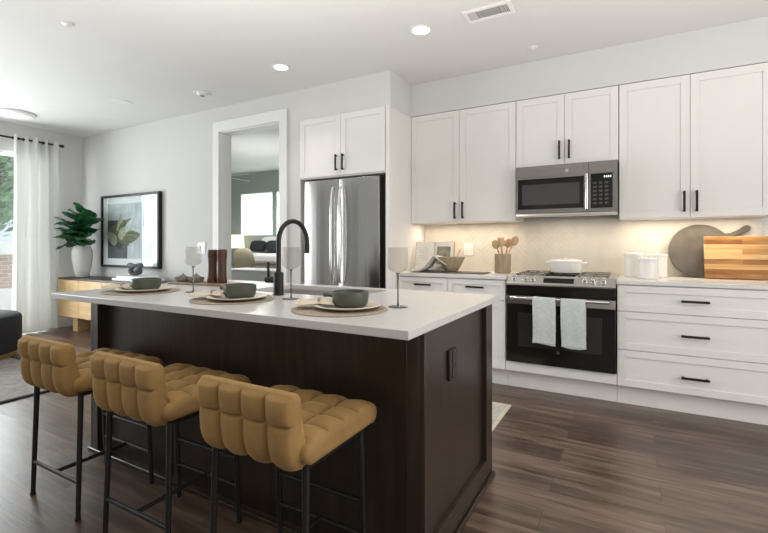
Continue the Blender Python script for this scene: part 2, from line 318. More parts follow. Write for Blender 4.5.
class MB:
    def __init__(s):
        s.bm = bmesh.new(); s.mi = 0
    def _tag(s, n0):
        s.bm.faces.ensure_lookup_table()
        for f in s.bm.faces[n0:]: f.material_index = s.mi
    def box(s, x0, x1, y0, y1, z0, z1, mtx=None):
        n0 = len(s.bm.faces)
        v = [s.bm.verts.new((x, y, z)) for x in (x0, x1) for y in (y0, y1) for z in (z0, z1)]
        for q in ((0, 1, 3, 2), (4, 6, 7, 5), (0, 4, 5, 1), (2, 3, 7, 6), (0, 2, 6, 4), (1, 5, 7, 3)):
            s.bm.faces.new([v[k] for k in q])
        if mtx is not None:
            for q in v: q.co = mtx @ q.co
        s._tag(n0); return s
    def rings(s, rings, cap0=True, cap1=True, closed=False):
        n0 = len(s.bm.faces)
        R = [[s.bm.verts.new(p) for p in r] for r in rings]
        n = len(R[0]); m = len(R)
        for i in range(m if closed else m - 1):
            a, b = R[i], R[(i + 1) % m]
            for j in range(n):
                k = (j + 1) % n
                s.bm.faces.new((a[j], a[k], b[k], b[j]))
        if not closed:
            if cap0: s.bm.faces.new(R[0][::-1])
            if cap1: s.bm.faces.new(R[-1])
        s._tag(n0); return s
    def tube(s, pts, r, seg=12, closed=False):
        P = [Vector(p) for p in pts]; n = len(P)
        rad = r if isinstance(r, (list, tuple)) else [r] * n
        T = []
        for i in range(n):
            if closed: t = P[(i + 1) % n] - P[i - 1]
            else: t = P[min(i + 1, n - 1)] - P[max(i - 1, 0)]
            T.append(t.normalized())
        up = Vector((0, 0, 1)) if abs(T[0].z) < 0.9 else Vector((1, 0, 0))
        u = T[0].cross(up).normalized()
        rings = []
        for i in range(n):
            u = (u - T[i] * u.dot(T[i])).normalized()
            v = T[i].cross(u)
            rings.append([P[i] + (u * math.cos(2 * PI * k / seg) + v * math.sin(2 * PI * k / seg)) * rad[i] for k in range(seg)])
        return s.rings(rings, closed=closed)
    def lathe(s, prof, c, seg=40, closed=False):
        # prof: list of (radius, height); a start or end with radius 0 closes on the axis
        n0 = len(s.bm.faces)
        R = []
        for r, z in prof:
            if r < 1e-6: R.append([s.bm.verts.new((c[0], c[1], c[2] + z))])
            else: R.append([s.bm.verts.new((c[0] + r * math.cos(2 * PI * k / seg), c[1] + r * math.sin(2 * PI * k / seg), c[2] + z)) for k in range(seg)])
        m = len(R)
        for i in range(m if closed else m - 1):
            a, b = R[i], R[(i + 1) % m]
            for j in range(seg):
                k = (j + 1) % seg
                if len(a) == 1 and len(b) == 1: continue
                if len(a) == 1: s.bm.faces.new((a[0], b[k], b[j]))
                elif len(b) == 1: s.bm.faces.new((a[j], a[k], b[0]))
                else: s.bm.faces.new((a[j], a[k], b[k], b[j]))
        s._tag(n0); return s
    def prism(s, poly, axis, a0, a1):
        # poly in the two other axes, extruded along axis
        def p(q, a):
            return {'x': (a, q[0], q[1]), 'y': (q[0], a, q[1]), 'z': (q[0], q[1], a)}[axis]
        n0 = len(s.bm.faces)
        A = [s.bm.verts.new(p(q, a0)) for q in poly]; B = [s.bm.verts.new(p(q, a1)) for q in poly]
        s.bm.faces.new(A); s.bm.faces.new(B[::-1])
        n = len(poly)
        for i in range(n):
            j = (i + 1) % n
            s.bm.faces.new((A[j], A[i], B[i], B[j]))
        s._tag(n0); return s
    def sphere(s, c, rx, ry=None, rz=None, u=20, v=12, pw=1.0):
        ry = ry or rx; rz = rz or rx
        f = lambda t: math.copysign(abs(t) ** pw, t)
        n0 = len(s.bm.faces)
        top = s.bm.verts.new((c[0], c[1], c[2] + rz)); bot = s.bm.verts.new((c[0], c[1], c[2] - rz))
        R = []
        for i in range(1, v):
            a = PI * i / v
            R.append([s.bm.verts.new((c[0] + rx * f(math.sin(a)) * f(math.cos(2 * PI * k / u)), c[1] + ry * f(math.sin(a)) * f(math.sin(2 * PI * k / u)), c[2] + rz * f(math.cos(a)))) for k in range(u)])
        for k in range(u):
            l = (k + 1) % u
            s.bm.faces.new((top, R[0][k], R[0][l])); s.bm.faces.new((bot, R[-1][l], R[-1][k]))
            for i in range(v - 2): s.bm.faces.new((R[i][k], R[i + 1][k], R[i + 1][l], R[i][l]))
        s._tag(n0); return s
    def sheet(s, fn, nu, nv, thick=0.0):
        n0 = len(s.bm.faces)
        V = [[s.bm.verts.new(fn(i / nu, j / nv)) for j in range(nv + 1)] for i in range(nu + 1)]
        fs = [s.bm.faces.new((V[i][j], V[i + 1][j], V[i + 1][j + 1], V[i][j + 1])) for i in range(nu) for j in range(nv)]
        if thick:
            bmesh.ops.recalc_face_normals(s.bm, faces=fs)
            bmesh.ops.solidify(s.bm, geom=fs, thickness=thick)
        s._tag(n0); return s
    def xf(s, mtx):
        for v in s.bm.verts: v.co = mtx @ v.co
        return s
    def build(s, name, mat, parent=None, smooth=35, bevel=0.0, seg=2, base=None):
        bmesh.ops.recalc_face_normals(s.bm, faces=s.bm.faces[:])
        me = bpy.data.meshes.new(name)
        if parent is not None: o0 = WL[parent.name]
        elif base is not None: o0 = Vector(base)
        else:
            xs = [v.co.copy() for v in s.bm.verts]
            lo = [min(p[k] for p in xs) for k in range(3)]; hi = [max(p[k] for p in xs) for k in range(3)]
            o0 = Vector(((lo[0] + hi[0]) / 2, (lo[1] + hi[1]) / 2, lo[2]))
        for v in s.bm.verts: v.co -= o0
        s.bm.to_mesh(me); s.bm.free()
        for m in (mat if isinstance(mat, (list, tuple)) else [mat]): me.materials.append(m)
        if smooth:
            for p in me.polygons: p.use_smooth = True
            me.set_sharp_from_angle(angle=math.radians(smooth))
        o = bpy.data.objects.new(name, me); COL.objects.link(o)
        if parent is not None: o.parent = parent
        else: o.location = o0
        if bevel:
            b = o.modifiers.new('bevel', 'BEVEL'); b.width = bevel; b.segments = seg; b.limit_method = 'ANGLE'; b.angle_limit = math.radians(40)
            b.harden_normals = False
        WL[o.name] = o0.copy()
        return o

def box(name, mat, x0, x1, y0, y1, z0, z1, parent=None, bevel=0.002):
    return MB().box(x0, x1, y0, y1, z0, z1).build(name, mat, parent, bevel=bevel)

def tag(o, label, cat, group=None):
    o['label'] = label; o['category'] = cat
    if group: o['group'] = group
    return o

def thing(name, label, cat, loc, group=None):
    o = bpy.data.objects.new(name, None); COL.objects.link(o)
    o.empty_display_size = 0.1
    o.location = loc; WL[o.name] = Vector(loc)
    return tag(o, label, cat, group)

def struct(o):
    o['kind'] = 'structure'; return o

def copy_tree(o, parent=None):
    c = o.copy(); COL.objects.link(c)
    if parent is not None: c.parent = parent
    WL[c.name] = WL[o.name].copy()
    for ch in list(o.children): copy_tree(ch, c)
    return c

def place(o, x, y, z, rz=0.0):
    o.location = (x, y, z); o.rotation_euler = (0, 0, rz)

# ------------------------------------------------------------------ the setting
X1 = 2.5                     # right-hand wall
YB = -2.6                    # open edge of the floor behind the camera
TW = 0.157                   # thickness of the wall with the doorway
box_s = lambda *a, **k: struct(box(*a, **k))
struct(box('floor', M['floor'], WX - 0.2, X1, YB, YW + 0.1, -0.05, 0.0, bevel=0))
struct(box('ceiling', M['ceiling'], WX - 0.2, X1, YB, YW + 0.1, ZC, ZC + 0.06, bevel=0))
DX0, DX1, DZ = -4.12, -3.205, 2.465
XP = -1.8916
m = MB()
m.box(WX - 0.2, DX0, YP, YP + TW, 0, ZC); m.box(DX0, DX1, YP, YP + TW, DZ, ZC); m.box(DX1, -2.935, YP, YP + TW, 0, ZC)
m.box(-2.935, XP, YP, YP + 0.10, ZT, ZC)              # above the fridge cabinet
m.box(XP - 0.10, XP, YP + 0.10, YW, ZT, ZC)           # return to the cabinet wall
m.box(-3.0, -2.935, YP + TW, YW, 0, ZC)
struct(m.build('wall_back', M['wall'], smooth=0))
m = MB(); m.box(-3.0, X1 + 0.1, YW, YW + 0.1, 0, ZC); struct(m.build('wall_kitchen', M['wall'], smooth=0))
struct(box('wall_soffit', M['wall'], XP + 0.001, X1, YU, YW - 0.001, ZT + 0.004, ZC - 0.001, bevel=0))
struct(box('wall_front', M['wall'], WX - 0.2, X1, YB - 0.1, YB, 0, ZC, bevel=0))
struct(box('wall_right', M['wall'], X1, X1 + 0.1, YB, YW, 0, ZC, bevel=0))
WY0, WY1, WZ1 = -0.35, 3.12, 2.40
m = MB()
m.box(WX - 0.15, WX, WY1, YP, 0, ZC); m.box(WX - 0.15, WX, YB, WY0, 0, ZC); m.box(WX - 0.15, WX, WY0, WY1, WZ1, ZC)
struct(m.build('wall_left', M['wall'], smooth=0))
# baseboards
struct(box('baseboard_left', M['trim'], WX, WX + 0.014, WY1 + 0.02, YP, 0, 0.13, bevel=0.003))
m = MB(); m.box(WX + 0.014, DX0 - 0.1, YP - 0.014, YP, 0, 0.13); m.box(DX1 + 0.1, -2.935, YP - 0.014, YP, 0, 0.13)
struct(m.build('baseboard_back', M['trim'], bevel=0.003))
# cased opening to the bedroom
tr = MB()
tr.box(DX0 - 0.10, DX0, YP - 0.022, YP - 0.001, 0, DZ + 0.12); tr.box(DX1, DX1 + 0.10, YP - 0.022, YP - 0.001, 0, DZ + 0.12)
tr.box(DX0, DX1, YP - 0.022, YP - 0.001, DZ, DZ + 0.12)
tr.box(DX0, DX0 + 0.012, YP - 0.001, YP + TW, 0, DZ); tr.box(DX1 - 0.012, DX1, YP - 0.001, YP + TW, 0, DZ); tr.box(DX0 + 0.012, DX1 - 0.012, YP - 0.001, YP + TW, DZ - 0.012, DZ)
struct(tr.build('trim_1', M['trim'], bevel=0.003))

# glazed sliding door at the left: frame, two stiles and panes
fr = MB(); fw = 0.06
fx0, fx1 = WX - 0.11, WX - 0.02
fr.box(fx0, fx1, WY0, WY1, WZ1 - fw, WZ1); fr.box(fx0, fx1, WY0, WY1, 0, 0.05)
fr.box(fx0, fx1, WY1 - fw, WY1, 0.05, WZ1 - fw); fr.box(fx0, fx1, WY0, WY0 + fw, 0.05, WZ1 - fw)
fr.box(fx0 + 0.01, fx1 - 0.01, 1.36, 1.46, 0.05, WZ1 - fw)
wf = struct(fr.build('window_1', M['trim'], bevel=0.003))
box('window_pane', M['pane'], WX - 0.075, WX - 0.069, 1.46, WY1 - fw, 0.05, WZ1 - fw, wf, bevel=0)
box('window_pane', M['pane'], WX - 0.075, WX - 0.069, WY0 + fw, 1.36, 0.05, WZ1 - fw, wf, bevel=0)

# herringbone backsplash
def herringbone(x0, x1, z0, z1, y, L=0.150, Wd=0.0375, gap=0.0042, t=0.004):
    bm = bmesh.new()
    c, s_ = math.cos(PI / 4), math.sin(PI / 4)
    def tile(ax, ay, bx, by):
        ax += gap / 2; ay += gap / 2; bx -= gap / 2; by -= gap / 2
        cs = [(ax, ay), (bx, ay), (bx, by), (ax, by)]
        P = [((c * p - s_ * q) + x0, (s_ * p + c * q) + z0) for p, q in cs]
        if max(p[0] for p in P) < x0 or min(p[0] for p in P) > x1 or max(p[1] for p in P) < z0 or min(p[1] for p in P) > z1: return
        A = [bm.verts.new((p[0], y, p[1])) for p in P]; B = [bm.verts.new((p[0], y - t, p[1])) for p in P]
        bm.faces.new(B)
        for i in range(4):
            j = (i + 1) % 4; bm.faces.new((A[i], A[j], B[j], B[i]))
    n = int((x1 - x0 + z1 - z0) / Wd) + 12
    for a in range(-n, n):
        for b in range(-n // 3, n // 3):
            ox, oy = a * Wd + b * L, a * Wd - b * L
            tile(ox, oy, ox + L, oy + Wd)
            tile(ox + L, oy + Wd - L, ox + L + Wd, oy + Wd)
    for co, no in (((x0, 0, 0), (-1, 0, 0)), ((x1, 0, 0), (1, 0, 0)), ((0, 0, z0), (0, 0, -1)), ((0, 0, z1), (0, 0, 1))):
        bmesh.ops.bisect_plane(bm, geom=bm.verts[:] + bm.edges[:] + bm.faces[:], plane_co=co, plane_no=no, clear_outer=True)
    mb = MB(); mb.bm.free(); mb.bm = bm
    return mb
hb = herringbone(XP + 0.002, 0.87, 0.915, 1.40, YW - 0.006)
for f in hb.bm.faces: f.material_index = 0
hb.mi = 1
hb.box(XP + 0.002, 0.87, YW - 0.007, YW - 0.001, 0.915, 1.40)
bs = struct(hb.build('trim_2', [M['tile'], M['grout']], smooth=0))

# ------------------------------------------------------------------ cabinets
def shaker(name, x0, x1, yf, z0, z1, parent, rail=0.057, t=0.019, rec=0.007):
    """a door or drawer front facing -Y: flat frame round a recessed panel"""
    m = MB()
    m.box(x0, x0 + rail, yf, yf + t, z0, z1); m.box(x1 - rail, x1, yf, yf + t, z0, z1)
    m.box(x0 + rail, x1 - rail, yf, yf + t, z1 - rail, z1); m.box(x0 + rail, x1 - rail, yf, yf + t, z0, z0 + rail)
    m.box(x0 + rail, x1 - rail, yf + rec, yf + t, z0 + rail, z1 - rail)
    return m.build(name, M['cab'], parent, bevel=0.0015)

def pull(x, y, z, ln, vertical, parent):
    """square bar pull on two posts, standing off the door face at y"""
    m = MB(); h = ln / 2; w = 0.0078
    if vertical:
        m.box(x - w, x + w, y - 0.034, y - 0.023, z - h, z + h)
        for s in (-1, 1): m.box(x - w * .9, x + w * .9, y - 0.024, y + 0.001, z + s * (h - 0.012) - 0.006, z + s * (h - 0.012) + 0.006)
    else:
        m.box(x - h, x + h, y - 0.034, y - 0.023, z - w, z + w)
        for s in (-1, 1): m.box(x + s * (h - 0.012) - 0.006, x + s * (h - 0.012) + 0.006, y - 0.024, y + 0.001, z - w * .9, z + w * .9)
    return m.build('handle', M['bronze'], parent, bevel=0.0012)

def carcass(m, x0, x1, y0, y1, z0, z1): return m.box(x0, x1, y0, y1, z0, z1)

def wall_cabinet(label, x0, x1, z0, split, hz, yf=YU, z1=ZT, yb=None, hoff=0.038):
    t = thing('wall_cabinet', label, 'cabinet', ((x0 + x1) / 2, (yf + YW) / 2, z0))
    box('body', M['cab'], x0 + 0.001, x1 - 0.001, yf + 0.021, (yb or YW - 0.002), z0, z1, t, bevel=0.001)
    d = shaker('door', x0 + 0.002, split - 0.0015, yf, z0 + 0.002, z1 - 0.002, t)
    pull(split - hoff, yf, hz, 0.155, True, d)
    d = shaker('door', split + 0.0015, x1 - 0.002, yf, z0 + 0.002, z1 - 0.002, t)
    pull(split + hoff, yf, hz, 0.155, True, d)
    return t
wall_cabinet('tall white two-door wall cabinet at the left, over the cookbook and spoon crock', XP + 0.002, -0.872, 1.38, -1.392, 1.492)
wall_cabinet('short white two-door wall cabinet directly above the microwave', -0.870, -0.074, 1.838, -0.474, 1.962)
wall_cabinet('tall white two-door wall cabinet at the right, over the canisters and cutting boards', -0.072, 0.868, 1.375, 0.392, 1.492)
# cabinet over the fridge
t = thing('fridge_cabinet', 'white two-door cabinet directly above the steel refrigerator', 'cabinet', (-2.43, 3.86, 1.83))
box('body', M['cab'], -2.932, -1.932, YP + 0.001, YW - 0.002, 1.83, ZT - 0.001, t, bevel=0.001)
for a, b, hx in ((-2.925, -2.430, -2.468), (-2.426, -1.938, -2.390)):
    d = shaker('door', a, b, YP - 0.019, 1.842, ZT - 0.004, t)
    pull(hx, YP - 0.019, 1.962, 0.155, True, d)
tag(box('side_panel', M['cab'], -1.9305, XP, YP - 0.019, YW - 0.002, 0, ZT - 0.001, bevel=0.0015),
    'tall white panel closing the right side of the refrigerator', 'panel')

ZB0, ZB1 = 0.149, 0.884
YF = YC - 0.02
def base_cabinet(label, x0, x1):
    t = thing('base_cabinet', label, 'cabinet', ((x0 + x1) / 2, 3.97, 0))
    box('body', M['cab'], x0 + 0.001, x1 - 0.001, YF + 0.021, YW - 0.002, 0.14, ZB1, t, bevel=0.001)
    box('toe_kick', M['cab'], x0 + 0.001, x1 - 0.001, YC + 0.055, YC + 0.07, 0, 0.14, t, bevel=0.001)
    return t
t = base_cabinet('white base cabinet left of the oven, two drawers over doors, partly behind the island', XP + 0.002, -0.884)
for a, b in ((XP + 0.006, -1.395), (-1.391, -0.887)):
    d = shaker('drawer', a, b, YF, 0.713, ZB1 - 0.006, t, rail=0.045); pull((a + b) / 2 + (0.02 if b < -1.2 else 0), YF, 0.815, 0.155, False, d)
    d = shaker('door', a, b, YF, ZB0, 0.709, t); pull(b - 0.04 if b < -1.2 else a + 0.04, YF, 0.62, 0.155, True, d)
t = base_cabinet('white base cabinet right of the oven with three wide drawers', -0.080, 0.868)
for z0, z1, hz in ((0.692, 0.878, 0.785), (0.414, 0.688, 0.548), (0.149, 0.410, 0.264)):
    d = shaker('drawer', -0.077, 0.865, YF, z0, z1, t, rail=0.05)
    pull(0.388, YF, hz, 0.158, False, d)
t = thing('oven_base', 'plain white panel under the black oven', 'panel', (-0.48, 3.97, 0))
box('panel', M['cab'], -0.883, -0.081, YF, YC + 0.03, ZB0, 0.226, t)
box('toe_kick', M['cab'], -0.883, -0.081, YC + 0.055, YC + 0.07, 0, 0.14, t)
box('shelf', M['cab'], -0.883, -0.081, YC + 0.03, YW - 0.01, 0.14, 0.20, t)
# worktops
tag(box('countertop', M['quartz_back_lit'], XP + 0.003, -0.876, YC - 0.03, YW - 0.008, 0.8845, 0.914, bevel=0.003),
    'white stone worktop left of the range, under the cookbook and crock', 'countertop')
tag(box('countertop', M['quartz_back_lit'], -0.083, 0.868, YC - 0.03, YW - 0.008, 0.8845, 0.914, bevel=0.003),
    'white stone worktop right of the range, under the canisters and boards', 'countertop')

# ------------------------------------------------------------------ refrigerator
t = thing('refrigerator', 'tall stainless steel French-door refrigerator in the white alcove', 'refrigerator', (-2.44, 3.86, 0))
FX0, FX1, FS = -2.875, -2.005, -2.462
box('body', M['black_plastic'], FX0, FX1 + 0.035, YP + 0.07, YW - 0.03, 0.02, 1.80, t, bevel=0.004)
def fridge_door(name, x0, x1, z0, z1, flip):
    # a slightly bowed steel front
    m = MB(); n = 14; poly = []
    for i in range(n + 1):
        u = i / n; poly.append((x0 + (x1 - x0) * u, YP - 0.005 - 0.018 * math.sin(PI * u) ** 0.7))
    poly += [(x1, YP + 0.068), (x0, YP + 0.068)]
    m.prism(poly, 'z', z0, z1)
    return m.build(name, M['steel'], t, smooth=30, bevel=0.003)
dl = fridge_door('door', FX0, FS - 0.003, 0.74, 1.806, 0)
dr = fridge_door('door', FS + 0.003, FX1, 0.74, 1.806, 1)
fz = fridge_door('freezer_drawer', FX0, FX1, 0.06, 0.73, 0)
for d, x in ((dl, FS - 0.045), (dr, FS + 0.045)):
    pts = []
    for i in range(21):
        u = i / 20; pts.append((x, YP - 0.032 - 0.038 * math.sin(PI * u) ** 0.45, 0.80 + 0.93 * u))
    MB().tube(pts, 0.012, 12).build('handle', M['steel_bright'], d, smooth=50)
MB().tube([(FX0 + 0.06, YP - 0.02, 0.67), (FX0 + 0.08, YP - 0.065, 0.67), (FX1 - 0.08, YP - 0.065, 0.67), (FX1 - 0.06, YP - 0.02, 0.67)], 0.012, 12).build('handle', M['steel_bright'], fz, smooth=50)

# ------------------------------------------------------------------ range
RX0, RX1 = -0.872, -0.087
RY = YC - 0.045
rc = (RX0 + RX1) / 2
t = thing('gas_range', 'black and stainless slide-in oven range with two towels on its bar', 'oven', (rc, 3.97, 0.226))
box('body', M['black_plastic'], RX0 + 0.003, RX1 - 0.003, RY + 0.05, YW - 0.02, 0.228, 0.905, t)
box('cooktop', M['steel_range'], RX0 - 0.004, RX1 + 0.004, RY + 0.06, YW - 0.012, 0.9145, 0.922, t, bevel=0.002)
box('burner_recess', M['black_glass'], rc - 0.11, rc + 0.11, RY + 0.10, YW - 0.05, 0.922, 0.925, t, bevel=0.001)
m = MB(); m.prism([(RY - 0.012, 0.862), (RY - 0.005, 0.848), (RY + 0.07, 0.848), (RY + 0.07, 0.921), (RY + 0.052, 0.921)], 'x', RX0, RX1)
cp = m.build('control_panel', M['steel_range'], t, bevel=0.002)
slope = math.atan2(0.921 - 0.862, 0.064)
def on_panel(x, k, out):   # point on the sloped face; k along it from the bottom
    return Vector((x, RY - 0.012 + 0.064 * k - math.sin(slope) * out, 0.862 + 0.059 * k + math.cos(slope) * out))
for x in (-0.81, -0.72, -0.665, -0.29, -0.235, -0.165):
    a, b, c = on_panel(x, 0.5, 0.0), on_panel(x, 0.5, 0.012), on_panel(x, 0.5, 0.034)
    MB().tube([a, b, b, c, c], [0.022, 0.022, 0.018, 0.016, 0.012], 20).build('knob', M['steel_bright'], cp, smooth=40, bevel=0.001)
m = MB()
rot = Matrix.Translation(on_panel(rc, 0.5, 0.001)) @ Matrix.Rotation(slope, 4, 'X')
m.box(-0.110, 0.110, -0.024, 0.024, -0.001, 0.002, rot)
m.build('display', M['black_glass'], cp)
box('front_band', M['black_glass'], RX0, RX1, RY + 0.0, RY + 0.05, 0.775, 0.847, t)
door = box('oven_door', M['black_glass'], RX0, RX1, RY, RY + 0.05, 0.23, 0.768, t, bevel=0.004)
box('door_window', M['oven_window'], RX0 + 0.09, RX1 - 0.09, RY - 0.0015, RY + 0.002, 0.36, 0.63, door, bevel=0.001)
box('door_trim', M['steel_range'], RX0 + 0.002, RX1 - 0.002, RY - 0.002, RY + 0.004, 0.70, 0.762, door, bevel=0.001)
HY, HZ = RY - 0.05, 0.752
m = MB(); m.tube([(RX0 + 0.04, HY, HZ), (RX1 - 0.04, HY, HZ)], 0.0115, 16)
for x in (RX0 + 0.06, RX1 - 0.06): m.tube([(x, HY, HZ), (x, RY, HZ)], 0.009, 12)
m.build('handle', M['steel_bright'], door, smooth=40)
m = MB(); m.tube([(rc, RY - 0.0025, 0.340), (rc, RY + 0.001, 0.340)], 0.013, 24)
em = m.build('emblem', M['steel_bright'], door, smooth=40)
m = MB(); 
for k in (-1, 1):
    m.tube([(rc + k * 0.004 + 0.0035 * math.cos(a * PI / 8), RY - 0.003, 0.340 + 0.0045 * math.sin(a * PI / 8)) for a in range(16)], 0.0008, 6, closed=True)
m.build('emblem_mark', M['outlet_dark'], em)
for gx in (-0.715, -0.48, -0.245):         # three cast-iron grates, each with burners under it
    m = MB(); z = 0.9305
    w = 0.108
    for yy in (RY + 0.13, RY + 0.37, RY + 0.61): m.box(gx - w, gx + w, yy - 0.006, yy + 0.006, z - 0.004, z + 0.004)
    for xx in (gx - w + 0.006, gx, gx + w - 0.006): m.box(xx - 0.006, xx + 0.006, RY + 0.13, RY + 0.61, z - 0.004, z + 0.004)
    for xx in (gx - w + 0.008, gx + w - 0.008):
        for yy in (RY + 0.14, RY + 0.60): m.box(xx - 0.007, xx + 0.007, yy - 0.007, yy + 0.007, 0.9222, z)
    m.build('grate', M['cast_iron'] if gx == -0.48 else M['grate_grey'], t, bevel=0.002)
for bx in (-0.715, -0.245):
    for by in (RY + 0.25, RY + 0.49):
        MB().lathe([(0, 0), (0.042, 0), (0.042, 0.002), (0.034, 0.0035), (0.032, 0.0035), (0, 0.0038)], (bx, by, 0.9222), 24).build('burner', M['cast_iron'], t)

# towels folded over the bar
def towel(label, x0, x1, zb, zback, ph):
    t = thing('hand_towel', label, 'towel', ((x0 + x1) / 2, HY, zb), 'towels on the oven bar')
    R = 0.0145
    path = []
    L1 = HZ - zb
    for i in range(25): path.append((HY - R - 0.012 * math.sin(PI * min(1, (1 - i / 24) * 1.2)) * 0.6, zb + L1 * i / 24))
    for i in range(1, 8):
        a = PI - PI * i / 8; path.append((HY + R * math.cos(a), HZ + R * math.sin(a)))
    for i in range(13): path.append((HY + R, HZ - (HZ - zback) * i / 12))
    n = len(path) - 1
    def fn(u, v):
        k = u * n; i = min(int(k), n - 1); f = k - i
        y = path[i][0] * (1 - f) + path[i + 1][0] * f; z = path[i][1] * (1 - f) + path[i + 1][1] * f
        amp = 0.006 * max(0, min(1, (HZ - z) / 0.25)) if u < 0.6 else 0.001
        x = x0 + (x1 - x0) * v + 0.004 * math.sin(u * 6 + ph) * (1 if u < .6 else 0)
        return (x, y + (amp * math.sin(v * 11 + ph + 1.5 * u) - amp * 0.9 if u < 0.6 else 0), z + (0.006 * math.sin(v * 5 + ph) if u == 0 else 0))
    MB().sheet(fn, n, 16, 0.004).build('cloth', M['towel'], t, smooth=60)
    # stitched hem
    MB().sheet(lambda u, v: (x0 + (x1 - x0) * u + 0.004 * math.sin(ph), HY - R - 0.0125 - 0.001 * math.sin(u * 9), zb + 0.012 + 0.014 * v), 12, 2, 0.003).build('hem', M['towel'], t, smooth=60)
    return t
towel('pale blue-grey hand towel hanging on the left half of the oven bar', -0.657, -0.490, 0.408, 0.50, 0.4)
towel('wider pale blue-grey hand towel hanging on the right half of the oven bar', -0.449, -0.279, 0.400, 0.49, 2.1)

# ------------------------------------------------------------------ microwave
MX0, MX1, MYF, MZ0, MZ1 = -0.846, -0.084, YU - 0.085, 1.405, 1.832
MX0, MX1 = -0.852, -0.080
t = thing('microwave', 'stainless over-the-range microwave with black window and keypad', 'microwave', ((MX0 + MX1) / 2, 4.08, MZ0))
box('body', M['steel_h'], MX0, MX1, MYF + 0.03, YW - 0.01, MZ0 + 0.012, MZ1, t, bevel=0.003)
split = -0.285
m = MB(); wz0, wz1 = 1.470, 1.722; wx0, wx1 = MX0 + 0.016, split - 0.034
m.box(MX0, wx0, MYF, MYF + 0.03, 1.432, MZ1); m.box(wx1, split, MYF, MYF + 0.03, 1.432, MZ1)
m.box(wx0, wx1, MYF, MYF + 0.03, wz1, MZ1); m.box(wx0, wx1, MYF, MYF + 0.03, 1.432, wz0)
d = m.build('door', M['steel_h'], t, bevel=0.002)
g = box('door_glass', M['black_glass'], wx0, wx1, MYF + 0.002, MYF + 0.028, wz0, wz1, d, bevel=0.002)
box('window_mesh', M['micro_window'], wx0 + 0.035, wx1 - 0.03, MYF + 0.0005, MYF + 0.004, wz0 + 0.035, wz1 - 0.045, g, bevel=0.001)
m = MB(); m.tube([(split - 0.012, MYF - 0.03, 1.455), (split - 0.012, MYF - 0.03, 1.735)], 0.013, 14)
for z in (1.48, 1.71): m.tube([(split - 0.012, MYF - 0.03, z), (split - 0.012, MYF + 0.002, z)], 0.008, 10)
m.build('handle', M['steel_bright'], d, smooth=40)
m = MB(); m.tube([((MX0 + MX1) / 2 + 0.02, MYF - 0.002, 1.778), ((MX0 + MX1) / 2 + 0.02, MYF + 0.002, 1.778)], 0.013, 24)
em = m.build('emblem', M['steel_bright'], d, smooth=40)
m = MB(); ec = (MX0 + MX1) / 2 + 0.02
for k in (-1, 1):
    m.tube([(ec + k * 0.004 + 0.0035 * math.cos(a * PI / 8), MYF - 0.0025, 1.778 + 0.0045 * math.sin(a * PI / 8)) for a in range(16)], 0.0008, 6, closed=True)
m.build('emblem_mark', M['outlet_dark'], em)
m = MB(); m.box(split + 0.002, MX1, MYF, MYF + 0.03, 1.432, MZ1); cpn = m.build('control_side', M['steel_h'], t, bevel=0.002)
kp = box('keypad', M['black_glass'], split + 0.016, MX1 - 0.034, MYF - 0.0015, MYF + 0.003, 1.462, 1.735, cpn, bevel=0.001)
kx0, kx1 = split + 0.02, MX1 - 0.040
m = MB()
for k in range(4):                                          # lit digits of the clock
    x = kx1 - 0.055 + k * 0.014
    m.box(x, x + 0.009, MYF - 0.0025, MYF - 0.001, 1.700, 1.714)
m.build('clock_display', M['display'], kp)
for r in range(6):
    for c in range(3):
        x = kx0 + 0.012 + c * 0.042; z = 1.665 - r * 0.032
        box('button', M['button'], x, x + 0.026, MYF - 0.0025, MYF - 0.001, z - 0.012, z + 0.004, kp, bevel=0)
m = MB(); m.prism([(MYF - 0.012, 1.412), (MYF + 0.01, MZ0), (MYF + 0.05, MZ0), (MYF + 0.05, 1.431), (MYF - 0.004, 1.431)], 'x', MX0, MX1)
m.build('vent_lip', M['steel_range'], t, bevel=0.003)

# ------------------------------------------------------------------ island
IX0, IX1, IYF, IYB = -2.69, -0.612, 1.385, 2.235
t = thing('kitchen_island', 'dark espresso wood kitchen island base under the white stone top', 'island', ((IX0 + IX1) / 2, 1.81, 0))
E_ = M['espresso']
rec = 0.045
m = MB(); m.box(IX0 + 0.022, IX1 - 0.022, IYF + rec, IYB - 0.02, 0.0, 0.55)
m.box(IX0 + 0.022, IX1 - 0.022, IYF + rec, 1.78, 0.55, 0.8835); m.box(IX0 + 0.022, -1.95, 1.78, IYB - 0.02, 0.55, 0.8835); m.box(-1.15, IX1 - 0.022, 1.78, IYB - 0.02, 0.55, 0.8835)
m.box(-1.95, -1.15, 2.2185, IYB - 0.0155, 0.55, 0.8835)
m.build('body', E_, t, smooth=0)
# end panels: frame of stiles and rails round a recessed panel
for nm, xa, xb in (('end_frame', IX1 - 0.022, IX1), ('end_frame', IX0, IX0 + 0.022)):
    m = MB()
    m.box(xa, xb, IYF + 0.0, IYF + 0.085, 0, 0.8835)
    m.box(xa, xb, IYB - 0.10, IYB, 0, 0.8835)
    m.box(xa, xb, IYF + 0.085, IYB - 0.10, 0, 0.115)
    m.build(nm, E_, t, bevel=0.002)
